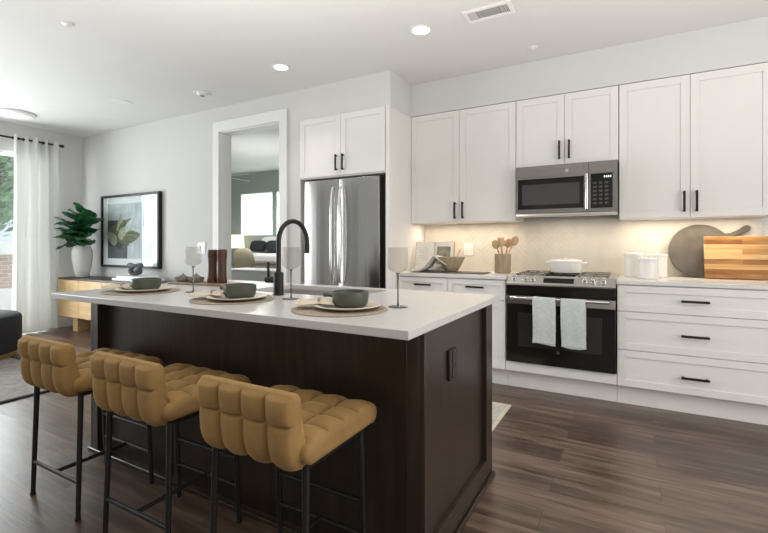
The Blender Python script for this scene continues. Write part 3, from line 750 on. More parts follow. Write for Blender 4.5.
# front stiles in which the back panel is set
m = MB(); m.box(IX0 + 0.022, IX0 + 0.07, IYF, IYF + rec - 0.001, 0, 0.8835); m.build('front_stile', E_, t, bevel=0.002)
m = MB(); m.box(IX1 - 0.07, IX1 - 0.022, IYF, IYF + rec - 0.001, 0, 0.8835); m.build('front_stile', E_, t, bevel=0.002)
for x0, x1, y0, y1 in ((IX0 - 0.013, IX1 + 0.013, IYF - 0.013, IYF - 0.0005), (IX1 + 0.0005, IX1 + 0.013, IYF, IYB + 0.01)):
    m = MB(); m.box(x0, x1, y0, y1, 0, 0.022); m.build('shoe_moulding', E_, t, bevel=0.004)
# doors on the aisle side
for k in range(4):
    xa = IX0 + 0.03 + k * 0.507
    dd = MB(); dd.box(xa, xa + 0.5, IYB - 0.019, IYB, 0.12, 0.875); dd = dd.build('door', E_, t, bevel=0.002)
# worktop with the sink hole
SX0, SX1, SY0, SY1 = -1.92, -1.20, 1.805, 2.205
TX0, TX1, TY0, TY1, TZ0, TZ1 = -2.712, -0.582, 1.197, 2.282, 0.884, 0.914
def slab_with_hole():
    bm = bmesh.new()
    def ring(z, x0, x1, y0, y1): return [bm.verts.new(p) for p in ((x0, y0, z), (x1, y0, z), (x1, y1, z), (x0, y1, z))]
    ot, it = ring(TZ1, TX0, TX1, TY0, TY1), ring(TZ1, SX0, SX1, SY0, SY1)
    ob, ib = ring(TZ0, TX0, TX1, TY0, TY1), ring(TZ0, SX0, SX1, SY0, SY1)
    for i in range(4):
        j = (i + 1) % 4
        bm.faces.new((ot[i], ot[j], it[j], it[i])); bm.faces.new((ob[j], ob[i], ib[i], ib[j]))
        bm.faces.new((ob[i], ob[j], ot[j], ot[i])); bm.faces.new((it[i], it[j], ib[j], ib[i]))
    mb = MB(); mb.bm.free(); mb.bm = bm; return mb
ct = slab_with_hole().build('countertop', M['quartz'], None, bevel=0.003)
tag(ct, 'large white stone island top carrying the place settings', 'countertop')
# sink bowl
t = thing('sink', 'undermount steel sink set in the island top behind the faucet', 'sink', ((SX0 + SX1) / 2, 2.0, 0.69))
m = MB(); a = 0.012
m.box(SX0 - a, SX1 + a, SY0 - a, SY1 + a, 0.69, 0.70)
m.box(SX0 - a, SX0 - 0.001, SY0 - a, SY1 + a, 0.70, 0.8835); m.box(SX1 + 0.001, SX1 + a, SY0 - a, SY1 + a, 0.70, 0.8835)
m.box(SX0, SX1, SY0 - a, SY0 - 0.001, 0.70, 0.8835); m.box(SX0, SX1, SY1 + 0.001, SY1 + a, 0.70, 0.8835)
m.build('basin', M['basin'], t)
MB().lathe([(0, 0), (0.04, 0), (0.045, 0.002), (0.02, 0.003), (0, 0.003)], (-1.56, 2.0, 0.70), 24).build('drain', M['steel_bright'], t)
# faucet
FXc, FYc = -1.575, 1.715
t = thing('faucet', 'tall matt black gooseneck faucet on the island top', 'faucet', (FXc, FYc, 0.914))
MB().lathe([(0, 0), (0.029, 0), (0.029, 0.004), (0.0255, 0.008), (0.0255, 0.112), (0.022, 0.118), (0.013, 0.120), (0, 0.120)], (FXc, FYc, 0.914), 28).build('body', M['black_metal'], t)
pts = [(FXc, FYc, 1.03), (FXc, FYc, 1.10), (FXc, FYc, 1.17)]
Rr = 0.103; cz = 1.195
pts.append((FXc, FYc, cz))
for i in range(1, 17):
    a = PI - (PI - math.radians(-12)) * i / 16
    pts.append((FXc + 0.02 * i / 16, FYc + Rr + Rr * math.cos(a), cz + Rr * math.sin(a)))
MB().tube(pts, 0.0125, 14).build('neck', M['black_metal'], t, smooth=50)
e = Vector(pts[-1]); dr_ = (e - Vector(pts[-2])).normalized()
MB().tube([e - dr_ * 0.01, e, e + dr_ * 0.045, e + dr_ * 0.048], [0.0135, 0.0145, 0.0155, 0.013], 16).build('spray_head', M['black_metal'], t, smooth=40)
m = MB(); m.tube([(FXc - 0.02, FYc, 0.99), (FXc - 0.085, FYc, 0.99)], 0.0165, 16)
ho = m.build('handle_body', M['black_metal'], t, smooth=40, bevel=0.002)
MB().tube([(FXc - 0.07, FYc, 1.0), (FXc - 0.072, FYc, 1.082)], 0.0075, 12).build('lever', M['black_metal'], ho, smooth=40)
# outlet on the island end
t = thing('outlet', 'dark bronze wall outlet on the right end of the island', 'outlet', (IX1 - 0.02, 1.70, 0.629))
ox = IX1 - 0.022
box('cover_plate', M['outlet_dark'], ox + 0.0005, ox + 0.012, 1.655, 1.745, 0.629, 0.750, t, bevel=0.003)
for z in (0.660, 0.719):
    r_ = box('receptacle', M['black_plastic'], ox + 0.0115, ox + 0.0145, 1.681, 1.719, z - 0.024, z + 0.024, t, bevel=0.004)
    m = MB(); m.box(ox + 0.0143, ox + 0.0148, 1.689, 1.692, z - 0.002, z + 0.012); m.box(ox + 0.0143, ox + 0.0148, 1.708, 1.711, z - 0.002, z + 0.012); m.box(ox + 0.0143, ox + 0.0148, 1.696, 1.704, z - 0.018, z - 0.011)
    m.build('slots', M['button'], r_)

# ------------------------------------------------------------------ counter stools
def puff_pad(name, path_fn, n_s, hw, cols, parent, amp, inset=0.022, flare=0.0, nx_per=16, row_soft=0.0):
    """closed profile in (y,z) swept along x; path_fn(k) -> (y, z, row coordinate or None); tufted along both directions"""
    prof = [path_fn(k) for k in range(n_s)]
    nrm = []
    for k in range(n_s):
        a, b = prof[k - 1], prof[(k + 1) % n_s]
        ty, tz = b[0] - a[0], b[1] - a[1]; l = math.hypot(ty, tz) or 1
        nrm.append((tz / l, -ty / l))
    area2 = sum(prof[k][0] * prof[(k + 1) % n_s][1] - prof[(k + 1) % n_s][0] * prof[k][1] for k in range(n_s))
    sg = 1 if area2 > 0 else -1
    nrm = [(a * sg, b * sg) for a, b in nrm]
    cyy = sum(p[0] for p in prof) / n_s; czz = sum(p[1] for p in prof) / n_s
    nx = cols * nx_per
    pil = lambda f: max(0.0, 1 - abs(2 * f - 1) ** 2.1) ** 0.5
    rings = []
    for i in range(nx + 1):
        u = i / nx; x = -hw + 2 * hw * u
        dist = min(u, 1 - u) * 2 * hw
        ins = 0.0
        if dist < inset: ins = inset * (1 - math.sqrt(max(0, 1 - (1 - dist / inset) ** 2)))
        fx = (u * cols) % 1.0 if 0 < i < nx else 0.0
        px_ = pil(fx)
        r = []
        for k in range(n_s):
            y, z, row, k_amp = prof[k]
            d = 0.0
            if row is not None:
                pr = pil(row % 1.0)
                d = amp * k_amp * px_ * (row_soft * min(1.0, 2.2 * pr) * (0.72 + 0.28 * pr) + (1 - row_soft) * pr)
            xx = x * (1 + flare * (z - 0.6)) + (0.0)
            r.append((xx, y + nrm[k][0] * (d - ins), z + nrm[k][1] * (d - ins)))
        rings.append(r)
    for i_ in (0, -1):          # close each end with shrinking rings instead of one flat face
        e = rings[i_]; c_ = [sum(p[q] for p in e) / n_s for q in range(3)]
        for f_ in (0.7, 0.35, 0.03):
            new = [tuple(c_[q] + (p[q] - c_[q]) * f_ for q in range(3)) for p in e]
            rings = [new] + rings if i_ == 0 else rings + [new]
    return MB().rings(rings).build(name, M['velvet'], parent, smooth=75)

def polyline_sampler(segs):
    """segs: list of (points, rows or None) -> samples with row coordinate"""
    out = []; base = 0
    for pts, rows, n, k_amp in segs:
        L = [0]
        for a, b in zip(pts, pts[1:]): L.append(L[-1] + math.dist(a, b))
        for i in range(n):
            s = L[-1] * i / n
            k = max(j for j in range(len(L) - 1) if L[j] <= s + 1e-9)
            f = (s - L[k]) / (L[k + 1] - L[k])
            y = pts[k][0] * (1 - f) + pts[k + 1][0] * f; z = pts[k][1] * (1 - f) + pts[k + 1][1] * f
            out.append((y, z, (base + rows * i / n) if rows else None, k_amp))
        base += rows or 0
    return out

def arc(cy, cz, r, a0, a1, n=6):
    return [(cy + r * math.cos(math.radians(a0 + (a1 - a0) * i / n)), cz + r * math.sin(math.radians(a0 + (a1 - a0) * i / n))) for i in range(n + 1)]

def make_stool(label):
    root = thing('counter_stool', label, 'stool', (0, 0, 0), 'velvet counter stools along the island')
    hw = 0.222
    # seat: profile from rear bottom, under, front, top
    front = arc(0.372, 0.574, 0.030, -90, 90, 8)
    back = arc(0.040, 0.574, 0.030, 90, 270, 8)
    segs = [([(0.040, 0.544), (0.372, 0.544)], 0, 14, 0), (front, 1, 10, 0.8), ([(0.372, 0.604), (0.30, 0.605), (0.20, 0.605), (0.040, 0.604)], 4, 64, 1), (back, 0, 10, 0)]
    pr = polyline_sampler(segs)
    puff_pad('seat', lambda k: pr[k], len(pr), hw, 4, root, 0.023, inset=0.010)
    # backrest: outer face two rows, rounded bottom and top, inner face
    outer = [(0.075, 0.538), (0.045, 0.538), (0.018, 0.546), (0.002, 0.564), (-0.006, 0.592), (-0.011, 0.630), (-0.014, 0.664)]
    outer2 = [(-0.014, 0.664), (-0.018, 0.712), (-0.021, 0.744)]
    top = [(-0.021, 0.744), (-0.017, 0.752), (-0.004, 0.755), (0.009, 0.752), (0.014, 0.744)]
    inner = [(0.014, 0.744), (0.022, 0.69), (0.030, 0.64), (0.040, 0.610)]
    rear = [(0.040, 0.610), (0.060, 0.595), (0.080, 0.565), (0.075, 0.538)]
    segs = [(outer, 1, 30, 1), (outer2, 1, 20, 1), (top, 0, 8, 0), (inner, 2, 32, 0.55), (rear, 0, 8, 0)]
    pb = polyline_sampler(segs)
    puff_pad('backrest', lambda k: pb[k], len(pb), 0.193, 4, root, 0.026, inset=0.008, row_soft=0.62)
    # metal frame
    B = M['black_metal']
    legs = {}
    for sx in (-1, 1):
        for nm, yt, yf in (('rear', 0.045, 0.030), ('front', 0.340, 0.362)):
            a = Vector((sx * 0.190, yt, 0.535)); b = Vector((sx * 0.197, yf, 0.0))
            legs[(sx, nm)] = (a, b)
            lm = MB().tube([a, b], [0.0115, 0.0095], 14).build('leg', B, root, smooth=40)
            MB().tube([b + Vector((0, 0, 0.012)), b], 0.0118, 14).build('foot_cap', M['black_plastic'], lm, smooth=40)
    at = lambda sx, nm, z: legs[(sx, nm)][0].lerp(legs[(sx, nm)][1], 1 - z / 0.535)
    MB().tube([at(-1, 'rear', 0.155), at(1, 'rear', 0.155)], 0.009, 12).build('stretcher', B, root, smooth=40)
    MB().tube([at(-1, 'front', 0.275), at(1, 'front', 0.275)], 0.009, 12).build('footrest', B, root, smooth=40)
    MB().tube([at(-1, 'front', 0.155), at(1, 'front', 0.155)], 0.009, 12).build('stretcher', B, root, smooth=40)
    MB().tube([(0, at(1, 'rear', 0.155).y, 0.155), (0, at(1, 'front', 0.155).y, 0.155)], 0.009, 12).build('stretcher', B, root, smooth=40)
    m = MB()
    m.box(-0.19, 0.19, 0.045, 0.065, 0.522, 0.534); m.box(-0.19, 0.19, 0.335, 0.355, 0.522, 0.534)
    for sx in (-1, 1): m.box(sx * 0.19 - 0.01, sx * 0.19 + 0.01, 0.045, 0.355, 0.522, 0.534)
    m.build('seat_frame', B, root, bevel=0.002)
    return root
s1 = make_stool('mustard velvet tufted counter stool farthest left along the island')
s2 = copy_tree(s1); s3 = copy_tree(s1)
s2['label'] = 'mustard velvet tufted counter stool in the middle of the three'
s3['label'] = 'mustard velvet tufted counter stool nearest the camera, at the right of the three'
place(s1, -2.252, 0.977, 0, 0.0); place(s2, -1.640, 0.970, 0, 0.0); place(s3, -1.010, 0.963, 0, 0.0)

# ------------------------------------------------------------------ things on the island
ZI = 0.914
def place_setting(pos, which, mx, my, bx, by, nx_, ny_, ang):
    c = (mx, my, ZI)
    R = 0.192
    prof = [(0, 0)]
    prof += [(R - 0.006, 0.0), (R, 0.002), (R - 0.003, 0.0045)]
    for k in range(22):                                     # concentric coils
        r = (R - 0.006) * (1 - k / 22); prof.append((r, 0.0060)); prof.append((r - 0.0042, 0.0046))
    prof.append((0, 0.0055))
    tag(MB().lathe(prof, c, 56).build('placemat', M['jute'], smooth=50, base=c), 'round woven jute placemat ' + which, 'placemat', 'jute placemats')
    pc = (bx - 0.005, by - 0.012, ZI + 0.0062)
    pp = [(0, 0), (0.075, 0), (0.08, 0.002), (0.128, 0.012), (0.134, 0.0155), (0.132, 0.018), (0.126, 0.0165), (0.085, 0.007), (0, 0.0065)]
    tag(MB().lathe(pp, pc, 48).build('plate', M['cream_ceramic'], smooth=50, base=pc), 'cream plate under the sage bowl ' + which, 'plate', 'cream plates')
    bc = (bx, by, pc[2] + 0.0068)
    t = thing('bowl', 'sage green stoneware bowl with a stub handle ' + which, 'bowl', bc, 'sage bowls')
    bp = [(0, 0), (0.052, 0), (0.062, 0.004), (0.070, 0.016), (0.074, 0.045), (0.0735, 0.060), (0.0705, 0.061), (0.069, 0.056), (0.066, 0.020), (0.055, 0.009), (0, 0.008)]
    MB().lathe(bp, bc, 44).build('bowl_body', M['sage'], t, smooth=50)
    h = Vector((bc[0] - 0.070, bc[1] - 0.005, bc[2] + 0.036))
    MB().tube([h, h + Vector((-0.03, 0.004, 0.004)), h + Vector((-0.058, 0.006, 0.003)), h + Vector((-0.062, 0.006, 0.003))], [0.008, 0.0075, 0.009, 0.004], 12).build('handle', M['sage'], t, smooth=50)
    # loosely rolled napkin lying on the plate's left rim, held by a band
    nz = pc[2] + 0.019
    nc = Vector((nx_, ny_, nz + 0.012))
    t = thing('napkin', 'cream linen napkin folded loosely beside the bowl ' + which, 'napkin', (nx_, ny_, ZI + 0.02), 'cream napkins')
    ca, sa = math.cos(ang), math.sin(ang)
    ln = Vector((ca, sa, 0)); sd = Vector((-sa, ca, 0))
    def fold(u, v):                        # gathered cloth, pinched by the band near one end
        q = abs(u - 0.62); w = 0.017 + 0.036 * min(1, q / 0.4) ** 0.8
        ys = (v - 0.5) * 2
        h_ = (0.010 + 0.007 * (1 - min(1, q / 0.4))) * (1 - abs(ys) ** 2.5) + 0.0045 * math.sin(ys * 9 + u * 5) * min(1, q / 0.15) * (1 - abs(ys))
        return nc + ln * ((u - 0.5) * 0.145) + sd * (ys * w) + Vector((0, 0, max(0.0, h_) - 0.010))
    MB().sheet(fold, 26, 22, 0.0025).build('cloth', M['linen'], t, smooth=70)
    p = nc + ln * (0.12 * 0.145) + Vector((0, 0, -0.004))
    MB().tube([p - ln * 0.006, p + ln * 0.006], 0.0165, 18).build('band', M['jute'], t, smooth=50)
place_setting(0, 'at the left end of the island', -2.355, 1.478, -2.310, 1.475, -2.44, 1.405, 0.5)
place_setting(1, 'at the middle of the island', -1.638, 1.474, -1.585, 1.468, -1.715, 1.40, 0.5)
place_setting(2, 'nearest the right end of the island', -1.013, 1.456, -0.975, 1.475, -1.098, 1.405, 0.5)

def wine_glass(label, x, y):
    t = thing('wine_glass', label, 'glass', (x, y, ZI), 'smoky wine glasses')
    c = (x, y, ZI)
    MB().lathe([(0, 0), (0.040, 0), (0.0415, 0.0015), (0.040, 0.003), (0.012, 0.0065), (0, 0.0065)], c, 36).build('foot', M['glass_stem'], t, smooth=50)
    MB().lathe([(0, 0.0065), (0.0055, 0.0065), (0.0036, 0.02), (0.0033, 0.09), (0.0042, 0.132), (0.009, 0.142), (0, 0.142)], c, 18).build('stem', M['glass_stem'], t, smooth=50)
    MB().lathe([(0, 0.1405), (0.012, 0.142), (0.034, 0.152), (0.041, 0.160), (0.0435, 0.172), (0.0415, 0.248), (0.0402, 0.248), (0.042, 0.172), (0.0395, 0.1615), (0.033, 0.154), (0.011, 0.1445), (0, 0.1435)], c, 40).build('bowl', M['wine_glass'], t, smooth=50)
    return t
wine_glass('smoky wine glass at the left, in front of the two wooden mills', -2.086, 1.600)
wine_glass('smoky wine glass directly beside the black faucet', -1.411, 1.622)
wine_glass('smoky wine glass at the right, by the right-hand place setting', -0.842, 1.632)

# tray with mills and stacked stoneware
a = math.atan2(1.91 - 1.86, 2.70 - 2.13) * 0 + 0.10
TRc = Vector((-2.42, 1.955, ZI))
m = MB(); n = 10; poly = []
hx, hy, rr_ = 0.27, 0.095, 0.04
for cxq, cyq, a0 in ((hx - rr_, hy - rr_, 0), (-hx + rr_, hy - rr_, 90), (-hx + rr_, -hy + rr_, 180), (hx - rr_, -hy + rr_, 270)):
    for k in range(7): poly.append((cxq + rr_ * math.cos(math.radians(a0 + 15 * k)), cyq + rr_ * math.sin(math.radians(a0 + 15 * k))))
m.prism(poly, 'z', 0, 0.012)
m.xf(Matrix.Translation(TRc) @ Matrix.Rotation(0.10, 4, 'Z'))
tag(m.build('serving_board', M['tray_wood'], bevel=0.003), 'low brown wooden board under the mills on the island', 'board')
def mill(label, x, y, hgt):
    c = (x, y, ZI + 0.0122)
    t = thing('pepper_mill', label, 'mill', c, 'wooden mills')
    MB().lathe([(0, 0), (0.031, 0), (0.0325, 0.003), (0.029, 0.04), (0.0275, 0.10), (0.029, 0.15), (0.0305, hgt - 0.045), (0.029, hgt - 0.043), (0, hgt - 0.043)], c, 28).build('body', M['mill'], t, smooth=40)
    MB().lathe([(0, hgt - 0.042), (0.0295, hgt - 0.042), (0.0315, hgt - 0.036), (0.0315, hgt - 0.010), (0.030, hgt - 0.002), (0.024, hgt), (0, hgt)], c, 28).build('cap', M['mill'], t, smooth=40)
    MB().lathe([(0.0293, hgt - 0.0435), (0.0300, hgt - 0.0435), (0.0300, hgt - 0.0415), (0.0293, hgt - 0.0415)], c, 28, closed=True).build('ring', M['outlet_dark'], t)
mill('darker brown wooden mill, the left one of the pair', -2.368, 1.960, 0.214)
mill('redder brown wooden mill, the right one of the pair', -2.290, 1.970, 0.216)
def stack_bowl(label, x, y, z, r, h, seed):
    c = (x, y, z)
    return tag(MB().lathe([(0, 0), (r * 0.72, 0), (r * 0.95, h * 0.35), (r, h), (r * 0.94, h), (r * 0.86, h * 0.4), (r * 0.6, h * 0.22), (0, h * 0.2)], c, 30).build('dish', M['stone_grey'], smooth=40, base=c), label, 'dish', 'small stone dishes')
zb_ = ZI + 0.0123
stack_bowl('left lower grey stone dish on the brown board', -2.615, 1.925, zb_, 0.052, 0.030, 0)
stack_bowl('right lower grey stone dish on the brown board, next to the mill', -2.495, 1.935, zb_, 0.052, 0.032, 1)
def knob_thing(label, x, y, z, s):
    m = MB(); m.sphere((x, y, z + 0.018 * s), 0.034 * s, 0.03 * s, 0.019 * s, 16, 10)
    m.tube([(x - 0.01, y, z + 0.03 * s), (x, y, z + 0.042 * s), (x + 0.016 * s, y, z + 0.034 * s)], 0.006 * s, 8)
    return tag(m.build('stone_figure', M['stone_grey'], smooth=50), label, 'ornament', 'stone ornaments on the dishes')
knob_thing('small grey stone ornament in the left dish', -2.615, 1.925, zb_ + 0.007, 1.0)
knob_thing('small grey stone ornament in the right dish', -2.495, 1.935, zb_ + 0.008, 1.05)

# ------------------------------------------------------------------ things on the back worktop
ZK = 0.914
# flat dark board under the bowl
tag(box('slate_tray', M['slate_board'], -1.70, -1.10, 3.74, 3.955, ZK + 0.0003, ZK + 0.011, bevel=0.003), 'thin dark grey board lying under the beige bowl', 'tray')
# open cookbook on the worktop, leaning on the splashback
t = thing('cookbook', 'open cookbook with a photo page standing behind the beige bowl', 'book', (-1.655, 3.98, ZK))
tilt = Matrix.Translation((-1.668, 3.97, ZK + 0.004)) @ Matrix.Rotation(0.06, 4, 'Z') @ Matrix.Rotation(math.radians(-13), 4, 'X')
m = MB(); m.box(-0.200, 0.200, 0.012, 0.017, 0.0, 0.292, tilt); m.build('cover', M['tan'], t)
for sx in (-1, 1):
    m = MB()
    def fn(u, v, sx=sx): return tilt @ Vector((sx * (0.004 + 0.187 * u), 0.009 - 0.016 * math.sin(PI * min(u * 1.05, 1)) ** 0.6 * (1 - 0.4 * u), 0.006 + 0.28 * v))
    m.sheet(fn, 12, 4, 0.004)
    pg = m.build('page', M['paper'], t, smooth=60)
    m = MB()
    if sx > 0:
        m.sheet(lambda u, v: fn(0.14 + 0.72 * u, 0.22 + 0.62 * v) - Vector((0, 0.0055, 0)), 10, 3, 0.0006)
        pp_ = m.build('printed_photo', M['page_print'], pg, smooth=60)
        m = MB()
        for ux, vy, an, ln in ((0.34, 0.42, 0.9, 0.05), (0.62, 0.36, 2.1, 0.06), (0.5, 0.68, 0.2, 0.055), (0.3, 0.66, 2.6, 0.045), (0.68, 0.62, 1.2, 0.05)):
            c0 = fn(ux, vy) - Vector((0, 0.0085, 0))
            m.prism([(c0.x + ln * 0.5 * math.cos(k * PI / 6) * math.cos(an) - ln * 0.22 * math.sin(k * PI / 6) * math.sin(an), c0.z + ln * 0.5 * math.cos(k * PI / 6) * math.sin(an) + ln * 0.22 * math.sin(k * PI / 6) * math.cos(an)) for k in range(12)], 'y', c0.y - 0.0004, c0.y + 0.0004)
        m.build('printed_leaves', M['print_petal'], pp_)
    else:
        for k in range(7):
            a_, b_ = 0.3, 0.3 + (0.5 if k % 3 else 0.3)
            m.sheet(lambda u, v: fn(a_ + (b_ - a_) * u, 0.78 - 0.07 * k + 0.008 * v) - Vector((0, 0.0058, 0)), 4, 1, 0.0004)
        m.build('text_lines', M['vent_dark'], pg, smooth=0)
# beige bowl with a spoon and cloth
bc = (-1.43, 3.845, ZK + 0.0115)
tag(MB().lathe([(0, 0), (0.050, 0), (0.056, 0.004), (0.086, 0.05), (0.124, 0.132), (0.120, 0.134), (0.083, 0.056), (0.048, 0.012), (0, 0.010)], bc, 44).build('mixing_bowl', M['crock'], smooth=50, base=bc), 'beige conical mixing bowl in front of the open cookbook', 'bowl')
t = thing('whisk_spoon', 'slim wooden spoon standing in the beige mixing bowl', 'spoon', (bc[0], bc[1], bc[2] + 0.02))
MB().tube([(bc[0] + 0.005, bc[1] + 0.01, bc[2] + 0.022), (bc[0] + 0.075, bc[1] + 0.03, bc[2] + 0.21)], 0.0045, 10).build('handle', M['spoon'], t, smooth=50)
MB().sphere((bc[0] + 0.004, bc[1] + 0.008, bc[2] + 0.026), 0.016, 0.011, 0.010, 14, 8).build('bowl_end', M['spoon'], t, smooth=50)
# cloth draped over the bowl's left rim onto the worktop
P = [(-1.44, 0.075), (-1.50, 0.105), (-1.548, 0.150), (-1.568, 0.147), (-1.60, 0.105), (-1.64, 0.060), (-1.70, 0.022), (-1.79, 0.016)]
def cl(u, v):
    k = u * (len(P) - 1); i = min(int(k), len(P) - 2); f = k - i
    x = P[i][0] * (1 - f) + P[i + 1][0] * f; z = P[i][1] * (1 - f) + P[i + 1][1] * f
    w = 0.075 + 0.07 * u
    y = bc[1] - 0.03 + (v - 0.5) * 2 * w
    return (x - 0.03 * (v - .5) * u, y, ZK + z + 0.016 * math.sin(v * 13 + 3 * u) * (0.35 + 0.65 * math.sin(PI * min(1, u))) - 0.02 * abs(v - 0.45) * (1 if 0.2 < u < 0.8 else 0))
tag(MB().sheet(cl, 28, 18, 0.003).build('dish_cloth', M['grey_linen'], smooth=70), 'grey linen cloth draped over the rim of the beige bowl', 'cloth')
# utensil crock with spoons
cc = (-1.005, 4.02, ZK)
def crock():
    seg = 64; prof = [(0, 0), (0.066, 0), (0.070, 0.004), (0.070, 0.172), (0.067, 0.174), (0.063, 0.170), (0.063, 0.012), (0, 0.010)]
    mb = MB(); mb.lathe(prof, cc, seg)
    for v in mb.bm.verts:                         # vertical flutes
        dx, dy = v.co.x - cc[0], v.co.y - cc[1]; r = math.hypot(dx, dy)
        if r > 0.069:
            a = math.atan2(dy, dx); k = 1 + 0.018 * math.cos(a * 32); v.co.x = cc[0] + dx * k; v.co.y = cc[1] + dy * k
    return mb
tag(crock().build('utensil_crock', M['crock'], smooth=50, base=cc), 'grooved wooden crock holding utensils left of the range', 'crock')
def utensil(label, ax, ay, tx, ty, tz, kind):
    b = Vector((cc[0] + ax, cc[1] + ay, ZK + 0.02)); e = Vector((cc[0] + tx, cc[1] + ty, ZK + tz))
    t = thing('wooden_spoon', label, 'utensil', b, 'wooden utensils in the crock')
    MB().tube([b, b.lerp(e, 0.8)], 0.006, 10).build('handle', M['spoon'], t, smooth=50)
    d = (e - b).normalized(); m = MB()
    yv = Vector((0.25, -1, 0)); yv = (yv - d * yv.dot(d)).normalized(); xv = yv.cross(d)
    q = Matrix((xv, yv, d)).transposed().to_4x4()
    L = 0.088
    if kind == 0: m.sphere((0, 0, 0), 0.034, 0.011, L / 2, 18, 12)
    elif kind == 1: m.box(-0.030, 0.030, -0.004, 0.004, -L / 2, L / 2)
    else:
        m.sphere((0, 0, 0), 0.036, 0.014, 0.042, 18, 12)
    m.xf(Matrix.Translation(b.lerp(e, 0.8) + d * 0.03) @ q)
    m.build('spoon_head', M['spoon'], t, smooth=50, bevel=0.003 if kind == 1 else 0)
utensil('wooden spoon leaning far left in the crock', 0.02, 0.0, -0.070, -0.01, 0.285, 2)
utensil('wooden spatula second from the left in the crock', 0.01, 0.02, -0.036, 0.060, 0.312, 1)
utensil('wooden spoon standing upright in the middle of the crock', 0.0, -0.02, -0.004, -0.050, 0.305, 0)
utensil('wooden spoon right of the middle in the crock', -0.01, 0.01, 0.046, 0.045, 0.298, 2)
utensil('long wooden spoon leaning far right out of the crock', -0.03, 0.0, 0.125, -0.01, 0.325, 0)
# outlets and switch
t = thing('outlet', 'white wall outlet on the tiled splashback beside the cookbook', 'outlet', (-1.40, YW, 1.06))
box('cover_plate', M['plate_white'], -1.455, -1.357, YW - 0.018, YW - 0.0105, 1.062, 1.188, t, bevel=0.003)
for x in (-1.430, -1.384): box('rocker', M['white_ceramic'], x - 0.015, x + 0.015, YW - 0.021, YW - 0.0175, 1.092, 1.158, t, bevel=0.002)
t = thing('light_switch', 'white double switch plate on the wall left of the bedroom doorway', 'switch', (-4.43, YP, 1.09))
box('cover_plate', M['plate_white'], -4.50, -4.36, YP - 0.008, YP - 0.0005, 1.06, 1.20, t, bevel=0.003)
for x in (-4.465, -4.395): box('rocker', M['white_ceramic'], x - 0.017, x + 0.017, YP - 0.011, YP - 0.0075, 1.095, 1.165, t, bevel=0.002)
# dutch oven on the grate
dc = (-0.468, 4.00, 0.9348)
t = thing('dutch_oven', 'white lidded casserole pot with side handles on the range', 'pot', dc)
MB().lathe([(0, 0), (0.105, 0), (0.118, 0.006), (0.126, 0.04), (0.130, 0.092), (0.128, 0.094), (0, 0.094)], dc, 44).build('pot_body', M['white_ceramic'], t, smooth=45)
ld = MB().lathe([(0, 0.095), (0.1325, 0.095), (0.1335, 0.099), (0.130, 0.104), (0.09, 0.113), (0.03, 0.117), (0, 0.117)], dc, 44).build('lid', M['white_ceramic'], t, smooth=45)
MB().lathe([(0, 0.1165), (0.010, 0.1165), (0.009, 0.121), (0.017, 0.126), (0.016, 0.131), (0, 0.132)], dc, 20).build('lid_knob', M['white_ceramic'], ld, smooth=45)
for s in (-1, 1):
    MB().tube([(dc[0] + s * 0.120, dc[1] - 0.045, dc[2] + 0.082), (dc[0] + s * 0.158, dc[1] - 0.035, dc[2] + 0.086), (dc[0] + s * 0.165, dc[1], dc[2] + 0.087), (dc[0] + s * 0.158, dc[1] + 0.035, dc[2] + 0.086), (dc[0] + s * 0.120, dc[1] + 0.045, dc[2] + 0.082)], 0.0075, 10).build('handle', M['white_ceramic'], t, smooth=50)
# canisters
def canister(label, x, y, r, h):
    c = (x, y, ZK)
    t = thing('canister', label, 'canister', c, 'white canisters')
    MB().lathe([(0, 0), (r - 0.004, 0), (r, 0.004), (r, h - 0.035), (r - 0.002, h - 0.033), (0, h - 0.033)], c, 40).build('jar', M['white_ceramic'], t, smooth=40)
    l = MB().lathe([(0, h - 0.0325), (r + 0.001, h - 0.0325), (r + 0.002, h - 0.029), (r + 0.002, h - 0.010), (r - 0.003, h - 0.006), (0, h - 0.005)], c, 40).build('lid', M['white_ceramic'], t, smooth=40)
    MB().lathe([(0, h - 0.0055), (0.009, h - 0.0055), (0.008, h + 0.002), (0.013, h + 0.007), (0.011, h + 0.012), (0, h + 0.013)], c, 18).build('knob', M['white_ceramic'], l, smooth=40)
canister('tall white ceramic canister at the back left of the three', 0.030, 4.07, 0.068, 0.198)
canister('short white ceramic canister in front of the other two', 0.120, 3.90, 0.068, 0.165)
canister('white ceramic canister at the back right, beside the round grey board', 0.190, 4.10, 0.070, 0.190)
# round grey board with a handle, leaning
m = MB(); R = 0.210; poly = []
ha = math.radians(31)
for k in range(49):
    a = ha + 0.17 + (2 * PI - 0.34) * k / 48; poly.append((R * math.cos(a), R + R * math.sin(a)))
def hp(l, w): return ((R + l) * math.cos(ha) - w * math.sin(ha), R + (R + l) * math.sin(ha) + w * math.cos(ha))
poly += [hp(0.03, -0.020), hp(0.085, -0.017), hp(0.125, -0.024), hp(0.150, -0.018), hp(0.158, 0.0), hp(0.150, 0.018), hp(0.125, 0.024), hp(0.085, 0.017), hp(0.03, 0.020)]
m.prism(poly, 'y', -0.009, 0.009)
m.xf(Matrix.Translation((0.483, 4.180, ZK + 0.004)) @ Matrix.Rotation(math.radians(-11.5), 4, 'X'))
tag(m.build('round_board', M['slate_board'], bevel=0.004), 'round grey board with a handle leaning behind the striped cutting board', 'board')
# striped cutting board leaning in front
m = MB(); m.box(0, 0.46, -0.015, 0.015, 0, 0.318)
m.xf(Matrix.Translation((0.498, 4.105, ZK + 0.004)) @ Matrix.Rotation(math.radians(-9), 4, 'X'))
tag(m.build('cutting_board', M['butcher'], bevel=0.006), 'rectangular striped wooden cutting board leaning at the right', 'board')

